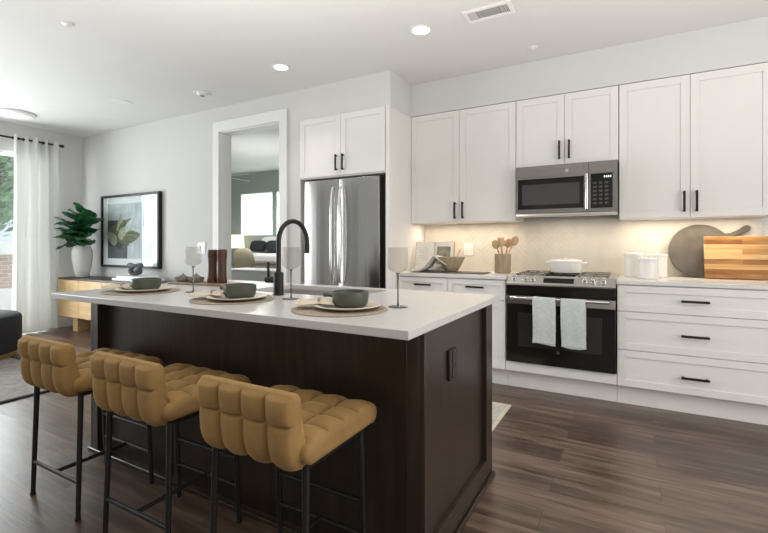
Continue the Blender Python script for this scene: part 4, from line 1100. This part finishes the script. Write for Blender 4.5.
# ------------------------------------------------------------------ living room end
# floating console under the picture
CX0, CX1, CY0, CY1, CZ0, CZ1 = -6.83, -4.72, 3.10, YP - 0.016, 0.20, 0.70
t = thing('console', 'low pale oak sideboard under the framed picture', 'sideboard', ((CX0 + CX1) / 2, 3.3, 0))
box('cabinet_body', M['oak'], CX0, CX1, CY0 + 0.02, CY1, CZ0, CZ1 - 0.001, t, bevel=0.003)
for k in range(4):
    w = (CX1 - CX0) / 4
    box('door', M['oak'], CX0 + k * w + 0.002, CX0 + (k + 1) * w - 0.002, CY0, CY0 + 0.02, CZ0 + 0.002, CZ1 - 0.004, t, bevel=0.002)
box('top', M['dark_wood'], CX0 - 0.004, CX1 + 0.004, CY0 - 0.004, CY1, CZ1, CZ1 + 0.022, t, bevel=0.003)
for x0, x1 in ((-6.62, -6.50), (-5.1, -4.98)): box('leg', M['oak'], x0, x1, 3.18, 3.45, 0, CZ0, t, bevel=0.003)
ZS = CZ1 + 0.0225
# vase with a fiddle-leaf fig
vc = (-6.62, 3.30, ZS)
t = thing('potted_plant', 'broad-leaved green plant in a tall white vase on the sideboard', 'plant', vc)
MB().lathe([(0, 0), (0.072, 0), (0.080, 0.006), (0.104, 0.12), (0.122, 0.24), (0.127, 0.31), (0.120, 0.375), (0.104, 0.418), (0.098, 0.426), (0.090, 0.426), (0.092, 0.41), (0.108, 0.36), (0.110, 0.30), (0, 0.29)], vc, 40).build('vase', M['matt_white'], t, smooth=50)
def leaf(m, base, yaw, pitch, L, Wd, droop, roll):
    nu, nv = 12, 6
    def fn(u, v):
        w = Wd * (math.sin(PI * min(1, u ** 0.85)) ** 0.75) * (0.72 + 0.5 * u)
        s = (v - 0.5) * 2
        x = L * u; y = s * w * 0.5
        z = -droop * L * u * u + 0.10 * abs(s) * w + 0.012 * math.sin(u * 14 + s) * abs(s)
        return Vector((x, y, z))
    mt = Matrix.Translation(base) @ Matrix.Rotation(yaw, 4, 'Z') @ Matrix.Rotation(-pitch, 4, 'Y') @ Matrix.Rotation(roll, 4, 'X')
    m.sheet(lambda u, v: mt @ fn(u, v), nu, nv, 0.002)
st = MB(); lf = MB()
rnd = random.Random(3)
top0 = Vector(vc) + Vector((0, 0, 0.30))
stems = [(-0.10, 0.02, 0.40), (0.07, -0.03, 0.47), (0.18, 0.01, 0.42), (-0.02, -0.07, 0.36), (0.02, 0.03, 0.50)]
for sx, sy, sz in stems:
    e = top0 + Vector((sx, sy, sz))
    st.tube([top0 + Vector((sx * .1, sy * .1, 0)), top0.lerp(e, .5) + Vector((sx * -.1, 0, .03)), e], [0.008, 0.007, 0.005], 8)
    for k in range(7):
        f = 0.42 + 0.58 * k / 6
        b = top0.lerp(e, f); yaw = k * 2.4 + sx * 20
        if math.sin(yaw) > 0.35: yaw += PI
        leaf(lf, b, yaw, 0.85 - 0.12 * (6 - k) + rnd.uniform(-.2, .2), rnd.uniform(0.25, 0.34), rnd.uniform(0.16, 0.22), rnd.uniform(0.15, 0.45), rnd.uniform(-.5, .5))
leaf(lf, top0 + Vector((-0.05, -0.05, 0.17)), PI * 0.97, 0.25, 0.36, 0.20, 0.35, 0.4)
for bx_, bz_, yw_, pt_, ln_ in ((0.12, 0.30, 0.1, 0.45, 0.36), (0.10, 0.22, -0.5, 0.30, 0.34), (0.16, 0.40, 0.2, 0.6, 0.34), (-0.06, 0.26, PI * 1.1, 0.5, 0.34), (-0.10, 0.34, PI * 0.95, 0.7, 0.30), (0.0, 0.28, -1.4, 0.55, 0.32), (0.06, 0.42, -1.2, 0.8, 0.32)):
    leaf(lf, top0 + Vector((bx_, -0.04, bz_)), yw_, pt_, ln_, 0.22, 0.35, rnd.uniform(-.5, .5))
leaf(lf, top0 + Vector((0.05, -0.05, 0.17)), -0.25, 0.22, 0.34, 0.20, 0.35, -0.4)
for v in lf.bm.verts:
    if v.co.x < -6.70: v.co.x = -6.70 - 0.16 * math.tanh((-6.70 - v.co.x) / 0.30)
    if v.co.y > 3.40: v.co.y = 3.40 + 0.09 * math.tanh((v.co.y - 3.40) / 0.2)
st.build('stems', M['stem'], t, smooth=50); fo = lf.build('foliage', M['leaf'], t, smooth=60)
# framed picture
PX0, PX1, PZ0, PZ1 = -6.47, -5.175, 0.862, 1.845
t = thing('framed_picture', 'large black-framed botanical print on the wall above the sideboard', 'picture', ((PX0 + PX1) / 2, YP, PZ0))
fy0 = YP - 0.055; w = 0.03
m = MB(); m.box(PX0, PX1, fy0, YP - 0.001, PZ1 - w, PZ1); m.box(PX0, PX1, fy0, YP - 0.001, PZ0, PZ0 + w)
m.box(PX0, PX0 + w, fy0, YP - 0.001, PZ0 + w, PZ1 - w); m.box(PX1 - w, PX1, fy0, YP - 0.001, PZ0 + w, PZ1 - w)
m.build('frame', M['frame_black'], t, bevel=0.002)
box('mat_board', M['mat_board'], PX0 + w, PX1 - w, YP - 0.032, YP - 0.005, PZ0 + w, PZ1 - w, t, bevel=0)
m = MB(); yy = YP - 0.0325
ax0, ax1, az0, az1 = PX0 + 0.14, PX1 - 0.16, PZ0 + 0.12, PZ1 - 0.12
aw, ah = ax1 - ax0, az1 - az0
layer = [0]
def pq(x0, x1, z0, z1, mi):
    layer[0] += 1; m.mi = mi; d = 0.0003 * layer[0]
    m.box(ax0 + aw * x0, ax0 + aw * x1, yy - d - 0.0003, yy, az0 + ah * z0, az0 + ah * z1)
def pl(cx, cz, L, Wd, an, mi):
    layer[0] += 1; m.mi = mi; d = 0.0003 * layer[0]; poly = []
    for k in range(16):
        a = 2 * PI * k / 16; lx, lz = L / 2 * math.cos(a), Wd / 2 * math.sin(a) * (1 - 0.5 * math.cos(a))
        poly.append((ax0 + aw * cx + lx * math.cos(an) - lz * math.sin(an), az0 + ah * cz + lx * math.sin(an) + lz * math.cos(an)))
    m.prism(poly, 'y', yy - d - 0.0003, yy)
pq(0, 1, 0, 1, 0); pq(0, 0.48, 0.0, 1.0, 1); pq(0, 0.46, 0, 0.70, 2)
pq(0.80, 0.83, 0.48, 0.98, 2)
for cx, cz, L, Wd, an, mi in ((0.16, 0.52, 0.36, 0.15, 0.6, 3), (0.30, 0.58, 0.34, 0.16, 1.5, 4), (0.42, 0.60, 0.36, 0.14, 0.5, 3), (0.22, 0.40, 0.40, 0.15, -0.2, 3), (0.44, 0.46, 0.34, 0.16, 0.1, 4),
                              (0.58, 0.40, 0.34, 0.15, 0.15, 3), (0.10, 0.38, 0.28, 0.14, 2.6, 4), (0.36, 0.34, 0.30, 0.12, -0.5, 3), (0.52, 0.62, 0.30, 0.09, 0.7, 1), (0.34, 0.46, 0.20, 0.12, 0.9, 4)):
    pl(cx, cz, L, Wd, an, mi)
m.build('print', [M['print_pale'], M['print_mist'], M['print_dark'], M['print_leaf'], M['print_petal']], t, smooth=0)
box('glazing', M['pane'], PX0 + w, PX1 - w, YP - 0.046, YP - 0.044, PZ0 + w, PZ1 - w, t, bevel=0)
# books with a knot ornament
tag(box('coffee_table_book', M['book_white'], -5.66, -4.98, 3.16, 3.42, ZS, ZS + 0.032, bevel=0.004), 'white coffee table book, lower one of the pair on the sideboard', 'book', 'white books on the sideboard')
tag(box('coffee_table_book', M['book_white'], -5.60, -5.08, 3.18, 3.41, ZS + 0.0323, ZS + 0.060, bevel=0.004), 'white coffee table book, upper one of the pair on the sideboard', 'book', 'white books on the sideboard')
m = MB(); kc = Vector((-5.38, 3.29, ZS + 0.06 + 0.07)); pts = []
for k in range(80):
    a = 2 * PI * k / 80
    pts.append(kc + Vector((0.060 * (math.sin(a) + 2 * math.sin(2 * a)) * 0.75, 0.03 * -math.sin(3 * a), 0.022 * (math.cos(a) - 2 * math.cos(2 * a)))))
m.tube(pts, 0.026, 10, closed=True)
zmin = min(v.co.z for v in m.bm.verts)
for v in m.bm.verts: v.co.z += ZS + 0.0603 - zmin
tag(m.build('knot_ornament', M['decor_dark'], smooth=60), 'dark looped knot ornament on the white books', 'ornament')
# curtain and rod
rx, rz = WX + 0.115, 2.545
t = thing('curtain_rod', 'black curtain rod above the glazed door', 'curtain rod', (rx, 1.4, rz))
MB().tube([(rx, -0.7, rz), (rx, 3.185, rz)], 0.012, 14).build('rod', M['black_metal'], t, smooth=50)
MB().tube([(rx, 3.17, rz), (rx, 3.185, rz), (rx, 3.21, rz)], [0.014, 0.021, 0.019], 16).build('finial', M['black_metal'], t, smooth=40)
for y in (3.155, -0.5):
    m = MB(); m.tube([(WX + 0.001, y, rz), (rx, y, rz)], 0.007, 10); m.tube([(WX + 0.0005, y, rz), (WX + 0.008, y, rz)], 0.025, 18)
    m.build('bracket', M['black_metal'], t, smooth=40)
t = thing('curtain', 'white floor-length grommet curtain beside the glazed door', 'curtain', (rx, 2.95, 0.02))
def cur(u, v):
    y = 2.63 + 0.50 * u; z = 0.02 + (rz + 0.045 - 0.02) * v
    wv = math.sin(u * 2 * PI * 4.5) + 0.25 * math.sin(u * 2 * PI * 2 + 1 + v)
    amp = 0.050 + 0.016 * math.sin(u * 9 + 2)
    s = 1.0 + 0.12 * (1 - v)
    y = 2.88 + (y - 2.88) * s + 0.012 * math.sin(u * 17 + 3 * v)
    return (rx + amp * wv + 0.010 * math.sin(u * 31 + v * 2), y, z)
cu = MB().sheet(cur, 110, 16, 0.002).build('curtain_panel', M['curtain'], t, smooth=70)
for k in range(9):
    u = (k + 0.5) / 9; y = 2.63 + 0.50 * ((k) / 9 + 0.0278)
    y = 2.88 + (2.63 + 0.50 * (k / 9 + 0.001) - 2.88) * 1.0
    MB().tube([(rx + 0.018 * math.cos(a * PI / 9), y, rz + 0.018 * math.sin(a * PI / 9)) for a in range(18)], 0.004, 8, closed=True).build('grommet', M['black_metal'], cu, smooth=50)
# ottoman and rugs
oc = (-5.96, 1.79, 0.0125)
t = thing('ottoman', 'round charcoal fabric ottoman on the grey rug', 'ottoman', oc)
MB().lathe([(0, 0.05), (0.50, 0.05), (0.515, 0.06), (0.52, 0.09), (0.52, 0.38), (0.512, 0.41), (0.49, 0.427), (0, 0.432)], oc, 56).build('cushion', M['charcoal'], t, smooth=40)
MB().lathe([(0, 0), (0.485, 0), (0.49, 0.004), (0.49, 0.048), (0, 0.048)], oc, 56).build('plinth', M['gold_base'], t, smooth=40)
t = thing('area_rug', 'large grey woven rug with a dark border at the left', 'rug', (-5.4, 0.9, 0.0005))
m = MB(); m.box(-6.75, -4.075, -0.6, 2.09, 0.0005, 0.012); m.build('pile', M['rug'], t, bevel=0.003)
m = MB()
m.box(-4.074, -4.04, -0.635, 2.125, 0.0005, 0.0125); m.box(-6.785, -6.751, -0.635, 2.125, 0.0005, 0.0125)
m.box(-6.751, -4.074, 2.091, 2.125, 0.0005, 0.0125); m.box(-6.751, -4.074, -0.635, -0.601, 0.0005, 0.0125)
m.build('border', M['rug_border'], t, bevel=0.003)
t = thing('runner_rug', 'pale runner rug on the floor between island and range', 'rug', (-1.5, 2.9, 0.0005))
m = MB(); m.box(-2.6, -0.775, 2.52, 3.21, 0.0005, 0.010); m.build('pile', M['runner'], t, bevel=0.003)
m = MB(); m.box(-0.7745, -0.748, 2.49, 3.24, 0.0005, 0.0105); m.box(-2.6, -0.7745, 3.2105, 3.24, 0.0005, 0.0105); m.box(-2.6, -0.7745, 2.49, 2.5195, 0.0005, 0.0105)
m.build('border', M['runner_edge'], t, bevel=0.002)

# ------------------------------------------------------------------ ceiling fittings
def downlight(label, x, y, r, lit, power=0):
    c = (x, y, ZC)
    t = thing('recessed_light', label, 'ceiling light', c, 'recessed ceiling lights')
    MB().lathe([(r, -0.0005), (r, -0.004), (r - 0.006, -0.008), (r - 0.018, -0.006), (r - 0.020, -0.0005)], c, 36, closed=True).build('trim_ring', M['plate_white'], t, smooth=50)
    MB().lathe([(0, -0.0048), (r - 0.019, -0.0042), (r - 0.019, -0.0008), (0, -0.0008)], c, 36).build('lens', M['lens_lit'] if lit else M['plate_white'], t, smooth=50)
    if lit:
        area('downlight_lamp', (x, y, ZC - 0.012), (0, 0, 0), 0.11, 0.11, power, (1.0, 0.93, 0.84), math.radians(100), 'DISK')
downlight('lit recessed ceiling light nearest the air vent', -1.34, 2.965, 0.080, True, 4)
downlight('lit recessed ceiling light above the doorway and refrigerator', -2.708, 2.98, 0.078, True, 3)
downlight('unlit white ceiling light left of the lit ones', -4.915, 2.856, 0.105, False)
t = thing('eyeball_light', 'white tilted eyeball ceiling light above the doorway', 'ceiling light', (-3.894, 3.092, ZC))
MB().lathe([(0.09, -0.0005), (0.09, -0.004), (0.082, -0.010), (0.066, -0.008), (0.064, -0.0005)], (-3.894, 3.092, ZC), 32, closed=True).build('trim_ring', M['plate_white'], t, smooth=50)
m = MB(); m.lathe([(0, -0.03), (0.030, -0.030), (0.046, -0.024), (0.056, -0.012), (0.060, -0.001), (0, -0.001)], (-3.894, 3.092, ZC), 28); eb = m.build('eyeball', M['plate_white'], t, smooth=50)
MB().lathe([(0, -0.033), (0.026, -0.032), (0.028, -0.0305), (0, -0.0305)], (-3.894, 3.092, ZC), 24).build('lamp_hole', M['vent_dark'], eb, smooth=50)
t = thing('flush_light', 'large round white flush ceiling light at the far left', 'ceiling light', (-6.44, 2.47, ZC))
MB().lathe([(0, -0.0005), (0.20, -0.0005), (0.20, -0.02), (0.19, -0.026), (0, -0.026)], (-6.44, 2.47, ZC), 44).build('housing', M['vent_slat'], t, smooth=40)
MB().lathe([(0, -0.0265), (0.175, -0.0265), (0.165, -0.036), (0, -0.042)], (-6.44, 2.47, ZC), 44).build('diffuser', M['plate_white'], t, smooth=40)
def sprinkler(label, x, y):
    c = (x, y, ZC); t = thing('sprinkler_head', label, 'sprinkler', c, 'ceiling sprinkler heads')
    MB().lathe([(0, -0.0005), (0.036, -0.0005), (0.038, -0.003), (0.030, -0.008), (0, -0.010)], c, 28).build('cover_plate', M['plate_white'], t, smooth=50)
    MB().lathe([(0, -0.0102), (0.010, -0.0102), (0.009, -0.026), (0.017, -0.028), (0.017, -0.031), (0, -0.032)], c, 18).build('nozzle', M['vent_slat'], t, smooth=40)
sprinkler('white ceiling sprinkler head at the upper left', -3.512, 1.656)
sprinkler('white ceiling sprinkler head near the cabinet soffit', -0.674, 3.658)
# air vent
t = thing('air_vent', 'white rectangular ceiling air vent with slats', 'vent', (-0.833, 2.955, ZC))
VX0, VX1, VY0, VY1 = -0.995, -0.672, 2.872, 3.040
m = MB(); z0, z1 = ZC - 0.010, ZC - 0.0005
m.box(VX0, VX1, VY0, VY0 + 0.028, z0, z1); m.box(VX0, VX1, VY1 - 0.028, VY1, z0, z1); m.box(VX0, VX0 + 0.028, VY0 + 0.028, VY1 - 0.028, z0, z1); m.box(VX1 - 0.028, VX1, VY0 + 0.028, VY1 - 0.028, z0, z1)
m.build('frame', M['plate_white'], t, bevel=0.002)
box('backing', M['vent_dark'], VX0 + 0.028, VX1 - 0.028, VY0 + 0.028, VY1 - 0.028, ZC - 0.002, ZC - 0.0005, t, bevel=0)
for k in range(9):
    y = VY0 + 0.036 + k * 0.012
    m = MB(); m.box(-0.075, 0.075, -0.0045, 0.0045, -0.0008, 0.0008, Matrix.Translation((-0.833, y, ZC - 0.006)) @ Matrix.Rotation(0.5, 4, 'X')); m.build('slat', M['vent_slat'], t)
for s in (-1, 1):
    for k in range(4):
        x = -0.833 + s * (0.086 + k * 0.013)
        m = MB(); m.box(-0.0045, 0.0045, -0.054, 0.054, -0.0008, 0.0008, Matrix.Translation((x, 2.956, ZC - 0.006)) @ Matrix.Rotation(s * 0.6, 4, 'Y')); m.build('slat', M['vent_slat'], t)

# ------------------------------------------------------------------ bedroom beyond the opening
BY = 7.1; BX0, BX1 = -8.0, -2.95
struct(box('floor', M['carpet'], BX0 - 0.1, BX1, YP + TW + 0.001, BY + 0.1, -0.05, 0.0, bevel=0)).name = 'floor_bedroom'
struct(box('ceiling_bedroom', M['ceiling'], BX0 - 0.1, BX1, YP + TW + 0.001, BY + 0.1, ZC, ZC + 0.06, bevel=0))
bwx = [(-7.66, -6.69), (-6.60, -5.63), (-5.54, -4.57)]; bz0, bz1 = 1.36, 2.31
m = MB(); m.box(BX0 - 0.1, BX1, BY, BY + 0.1, 0, bz0); m.box(BX0 - 0.1, BX1, BY, BY + 0.1, bz1, ZC)
xs = [BX0 - 0.1] + [v for p in bwx for v in p] + [BX1]
for k in range(0, len(xs), 2): m.box(xs[k], xs[k + 1], BY, BY + 0.1, bz0, bz1)
struct(m.build('wall_bedroom_back', M['green_wall'], smooth=0))
struct(box('wall_bedroom_left', M['green_wall'], BX0 - 0.1, BX0, YP + TW, BY, 0, ZC, bevel=0))
struct(box('wall_bedroom_right', M['green_wall'], BX1 - 0.001, BX1 + 0.05, YW + 0.11, BY, 0, ZC, bevel=0))
for k, (a, b) in enumerate(bwx):
    m = MB(); f = 0.025
    m.box(a, b, BY + 0.02, BY + 0.07, bz0, bz0 + f); m.box(a, b, BY + 0.02, BY + 0.07, bz1 - f, bz1); m.box(a, a + f, BY + 0.02, BY + 0.07, bz0 + f, bz1 - f); m.box(b - f, b, BY + 0.02, BY + 0.07, bz0 + f, bz1 - f)
    wo = struct(m.build('window_%d' % (k + 2), M['trim'], smooth=0))
    box('window_pane', M['pane'], a + f, b - f, BY + 0.045, BY + 0.05, bz0 + f, bz1 - f, wo, bevel=0)
    box('window_blind', M['blind'], a + 0.004, b - 0.004, BY + 0.012, BY + 0.016, bz0 + 0.004, bz1 - 0.004, wo, bevel=0)
# bed
t = thing('bed', 'bed with white bedding and grey headboard in the room beyond the opening', 'bed', (-5.3, 6.5, 0))
def rbox(name, mat, x0, x1, y0, y1, z0, z1, parent, r):
    return MB().box(x0, x1, y0, y1, z0, z1).build(name, mat, parent, bevel=r, seg=4)
rbox('base', M['bed_base'], -6.88, -4.2, 6.32, 6.95, 0.12, 0.80, t, 0.03)
rbox('duvet', M['bed_white'], -6.92, -4.16, 6.28, 6.98, 0.80, 0.99, t, 0.06)
rbox('headboard', M['grey_fabric'], -7.0, -4.1, 6.985, 7.095, 0.0, 1.30, t, 0.03)
for x in (-6.8, -4.3):
    for y in (6.4, 6.88): box('leg', M['dark_wood'], x - .03, x + .03, y - .03, y + .03, 0, 0.12, t)
def pillow(label, x, y, z, sx, sy, sz, mat, tilt):
    m = MB(); m.sphere((0, 0, 0), sx, sy, sz, 24, 14, 0.45)
    m.xf(Matrix.Translation((x, y, z)) @ Matrix.Rotation(tilt, 4, 'X'))
    return tag(m.build('pillow', mat, smooth=60), label, 'pillow', 'pillows on the bed')
pillow('dark pillow at the left of the bed', -6.71, 6.70, 1.135, 0.20, 0.06, 0.115, M['pillow_dark'], -0.35)
pillow('dark pillow at the right of the bed', -6.27, 6.70, 1.135, 0.20, 0.06, 0.115, M['pillow_dark'], -0.35)
pillow('white pillow standing behind the dark ones on the bed', -6.45, 6.86, 1.17, 0.32, 0.06, 0.16, M['bed_white'], -0.2)
# nightstand with lamp
t = thing('nightstand', 'small pale nightstand under the lit lamp beyond the opening', 'nightstand', (-7.52, 6.85, 0))
box('body', M['bed_base'], -7.78, -7.26, 6.66, 7.07, 0.15, 0.70, t, bevel=0.006); box('drawer', M['bed_base'], -7.76, -7.28, 6.64, 6.66, 0.42, 0.68, t, bevel=0.003)
for x in (-7.74, -7.30):
    for y in (6.70, 7.03): box('leg', M['dark_wood'], x - .02, x + .02, y - .02, y + .02, 0, 0.15, t)
t = thing('table_lamp', 'lit table lamp with a pale shade beyond the opening', 'lamp', (-7.52, 6.86, 0.70))
MB().lathe([(0, 0.001), (0.08, 0.001), (0.08, 0.015), (0.05, 0.03), (0.07, 0.14), (0.07, 0.24), (0.02, 0.34), (0.01, 0.37), (0, 0.37)], (-7.52, 6.86, 0.70), 28).build('base', M['chair_fabric'], t, smooth=50)
MB().lathe([(0.17, 0.39), (0.15, 0.68), (0.146, 0.68), (0.166, 0.39)], (-7.52, 6.86, 0.70), 32, closed=True).build('lamp_shade', M['lamp_shade'], t, smooth=50)
MB().tube([(-7.52, 6.86, 1.06), (-7.52, 6.86, 1.36)], 0.008, 10).build('stem', M['black_metal'], t)
MB().tube([(-7.69 + .02, 6.86, 1.36), (-7.37 - .02, 6.86, 1.36)], 0.004, 8).build('shade_bar', M['black_metal'], t)
# armchair and low table
t = thing('armchair', 'rounded olive beige armchair beyond the opening', 'armchair', (-6.12, 5.62, 0))
MB().lathe([(0, 0.10), (0.21, 0.10), (0.24, 0.14), (0.25, 0.44), (0.22, 0.50), (0, 0.52)], (-6.12, 5.62, 0), 36).build('seat', M['chair_fabric'], t, smooth=50)
m = MB(); m.sphere((-6.12, 5.76, 0.78), 0.24, 0.10, 0.33, 24, 16, 0.8)
m.build('backrest', M['chair_fabric'], t, smooth=60)
for k in range(4):
    a = PI / 4 + k * PI / 2; x, y = -6.12 + 0.16 * math.cos(a), 5.62 + 0.16 * math.sin(a)
    MB().tube([(x, y, 0.11), (x, y, 0)], [0.02, 0.014], 10).build('leg', M['dark_wood'], t, smooth=40)
t = thing('chest', 'low white chest in front of the bed beyond the opening', 'chest', (-5.2, 5.25, 0))
rbox('body', M['bed_white'], -5.72, -4.3, 5.0, 5.45, 0.06, 0.74, t, 0.01)
box('top', M['bed_white'], -5.74, -4.28, 4.98, 5.47, 0.741, 0.775, t, bevel=0.006)
for x in (-5.62, -4.4):
    for y in (5.07, 5.38): box('leg', M['dark_wood'], x - .025, x + .025, y - .025, y + .025, 0, 0.06, t)
# ceiling fan
fc = (-6.78, 5.84)
t = thing('ceiling_fan', 'white ceiling fan in the room beyond the opening', 'fan', (fc[0], fc[1], ZC))
MB().tube([(fc[0], fc[1], ZC - 0.001), (fc[0], fc[1], ZC - 0.04), (fc[0], fc[1], ZC - 0.05), (fc[0], fc[1], ZC - 0.22), (fc[0], fc[1], ZC - 0.23), (fc[0], fc[1], ZC - 0.33)], [0.07, 0.06, 0.02, 0.02, 0.10, 0.09], 24).build('motor', M['fan'], t, smooth=40)
for k in range(4):
    a = math.radians(0 + 90 * k)
    m = MB(); m.box(0.09, 0.64, -0.06, 0.06, -0.004, 0.004, Matrix.Translation((fc[0], fc[1], ZC - 0.29)) @ Matrix.Rotation(a, 4, 'Z') @ Matrix.Rotation(0.2, 4, 'X')); m.build('blade', M['fan'], t, bevel=0.002)

# ------------------------------------------------------------------ outside the glazed door
struct(box('trim_3', M['concrete'], -30, WX - 0.16, -14, 16, -0.12, -0.04, bevel=0)).name = 'floor_terrace'
t = thing('garden_wall', 'low brick wall with a pale cap outside the glazed door', 'wall', (-10.2, 3, -0.04))
box('plinth', M['concrete'], -10.37, -10.08, -3, 8, -0.039, 0.36, t, bevel=0.004)
box('brickwork', M['brick'], -10.35, -10.1, -3, 8, 0.36, 0.98, t, bevel=0.004)
box('cap', M['concrete'], -10.40, -10.05, -3, 8, 0.98, 1.22, t, bevel=0.01)
t = thing('neighbour_house', 'pale blue house seen through the glazed door', 'house', (-19, 4.5, -0.04))
m = MB(); m.box(-22, -18, -2, 10, -0.04, 4.2); m.build('siding', M['siding'], t)
m = MB(); m.prism([(-22.4, 4.2), (-17.6, 4.2), (-20, 5.8)], 'y', -2.4, 10.4); m.build('roof', M['roof'], t)
for y in (1.0, 4.2, 7.4):
    wf2 = box('window', M['trim'], -18.0, -17.96, y - 0.6, y + 0.6, 1.2, 2.8, t, bevel=0.005); box('pane', M['black_glass'], -17.965, -17.95, y - 0.5, y + 0.5, 1.3, 2.7, wf2, bevel=0)
def tree(label, x, y, seed, hgt, rad_):
    r = random.Random(seed)
    t = thing('tree', label, 'tree', (x, y, -0.04), 'trees outside the glazed door')
    MB().tube([(x, y, -0.04), (x + .05, y, hgt * .4), (x, y + .1, hgt * .75)], [0.13, 0.09, 0.05], 10).build('trunk', M['bark'], t, smooth=50)
    bm = bmesh.new(); c = Vector((x, y, hgt * 0.68))
    for k in range(2600):
        d = Vector((r.gauss(0, 1), r.gauss(0, 1), r.gauss(0, 1))).normalized() * (r.random() ** 0.35)
        p = c + Vector((d.x * rad_, d.y * rad_, d.z * rad_ * 1.0)) * (0.85 + 0.15 * math.sin(d.x * 9 + d.y * 7 + d.z * 8))
        n = Vector((r.gauss(0, 1), r.gauss(0, 1), r.gauss(0, 1))).normalized(); u = n.orthogonal().normalized(); w_ = n.cross(u); s = r.uniform(0.05, 0.10)
        vs = [bm.verts.new(p + u * s * 1.4), bm.verts.new(p + w_ * s * .6), bm.verts.new(p - u * s * 1.4), bm.verts.new(p - w_ * s * .6)]
        bm.faces.new(vs)
    mb = MB(); mb.bm.free(); mb.bm = bm
    mb.build('crown', M['tree_leaf'], t, smooth=0)
tree('leafy green tree outside the glazed door', -13.0, 4.55, 5, 3.9, 1.35)
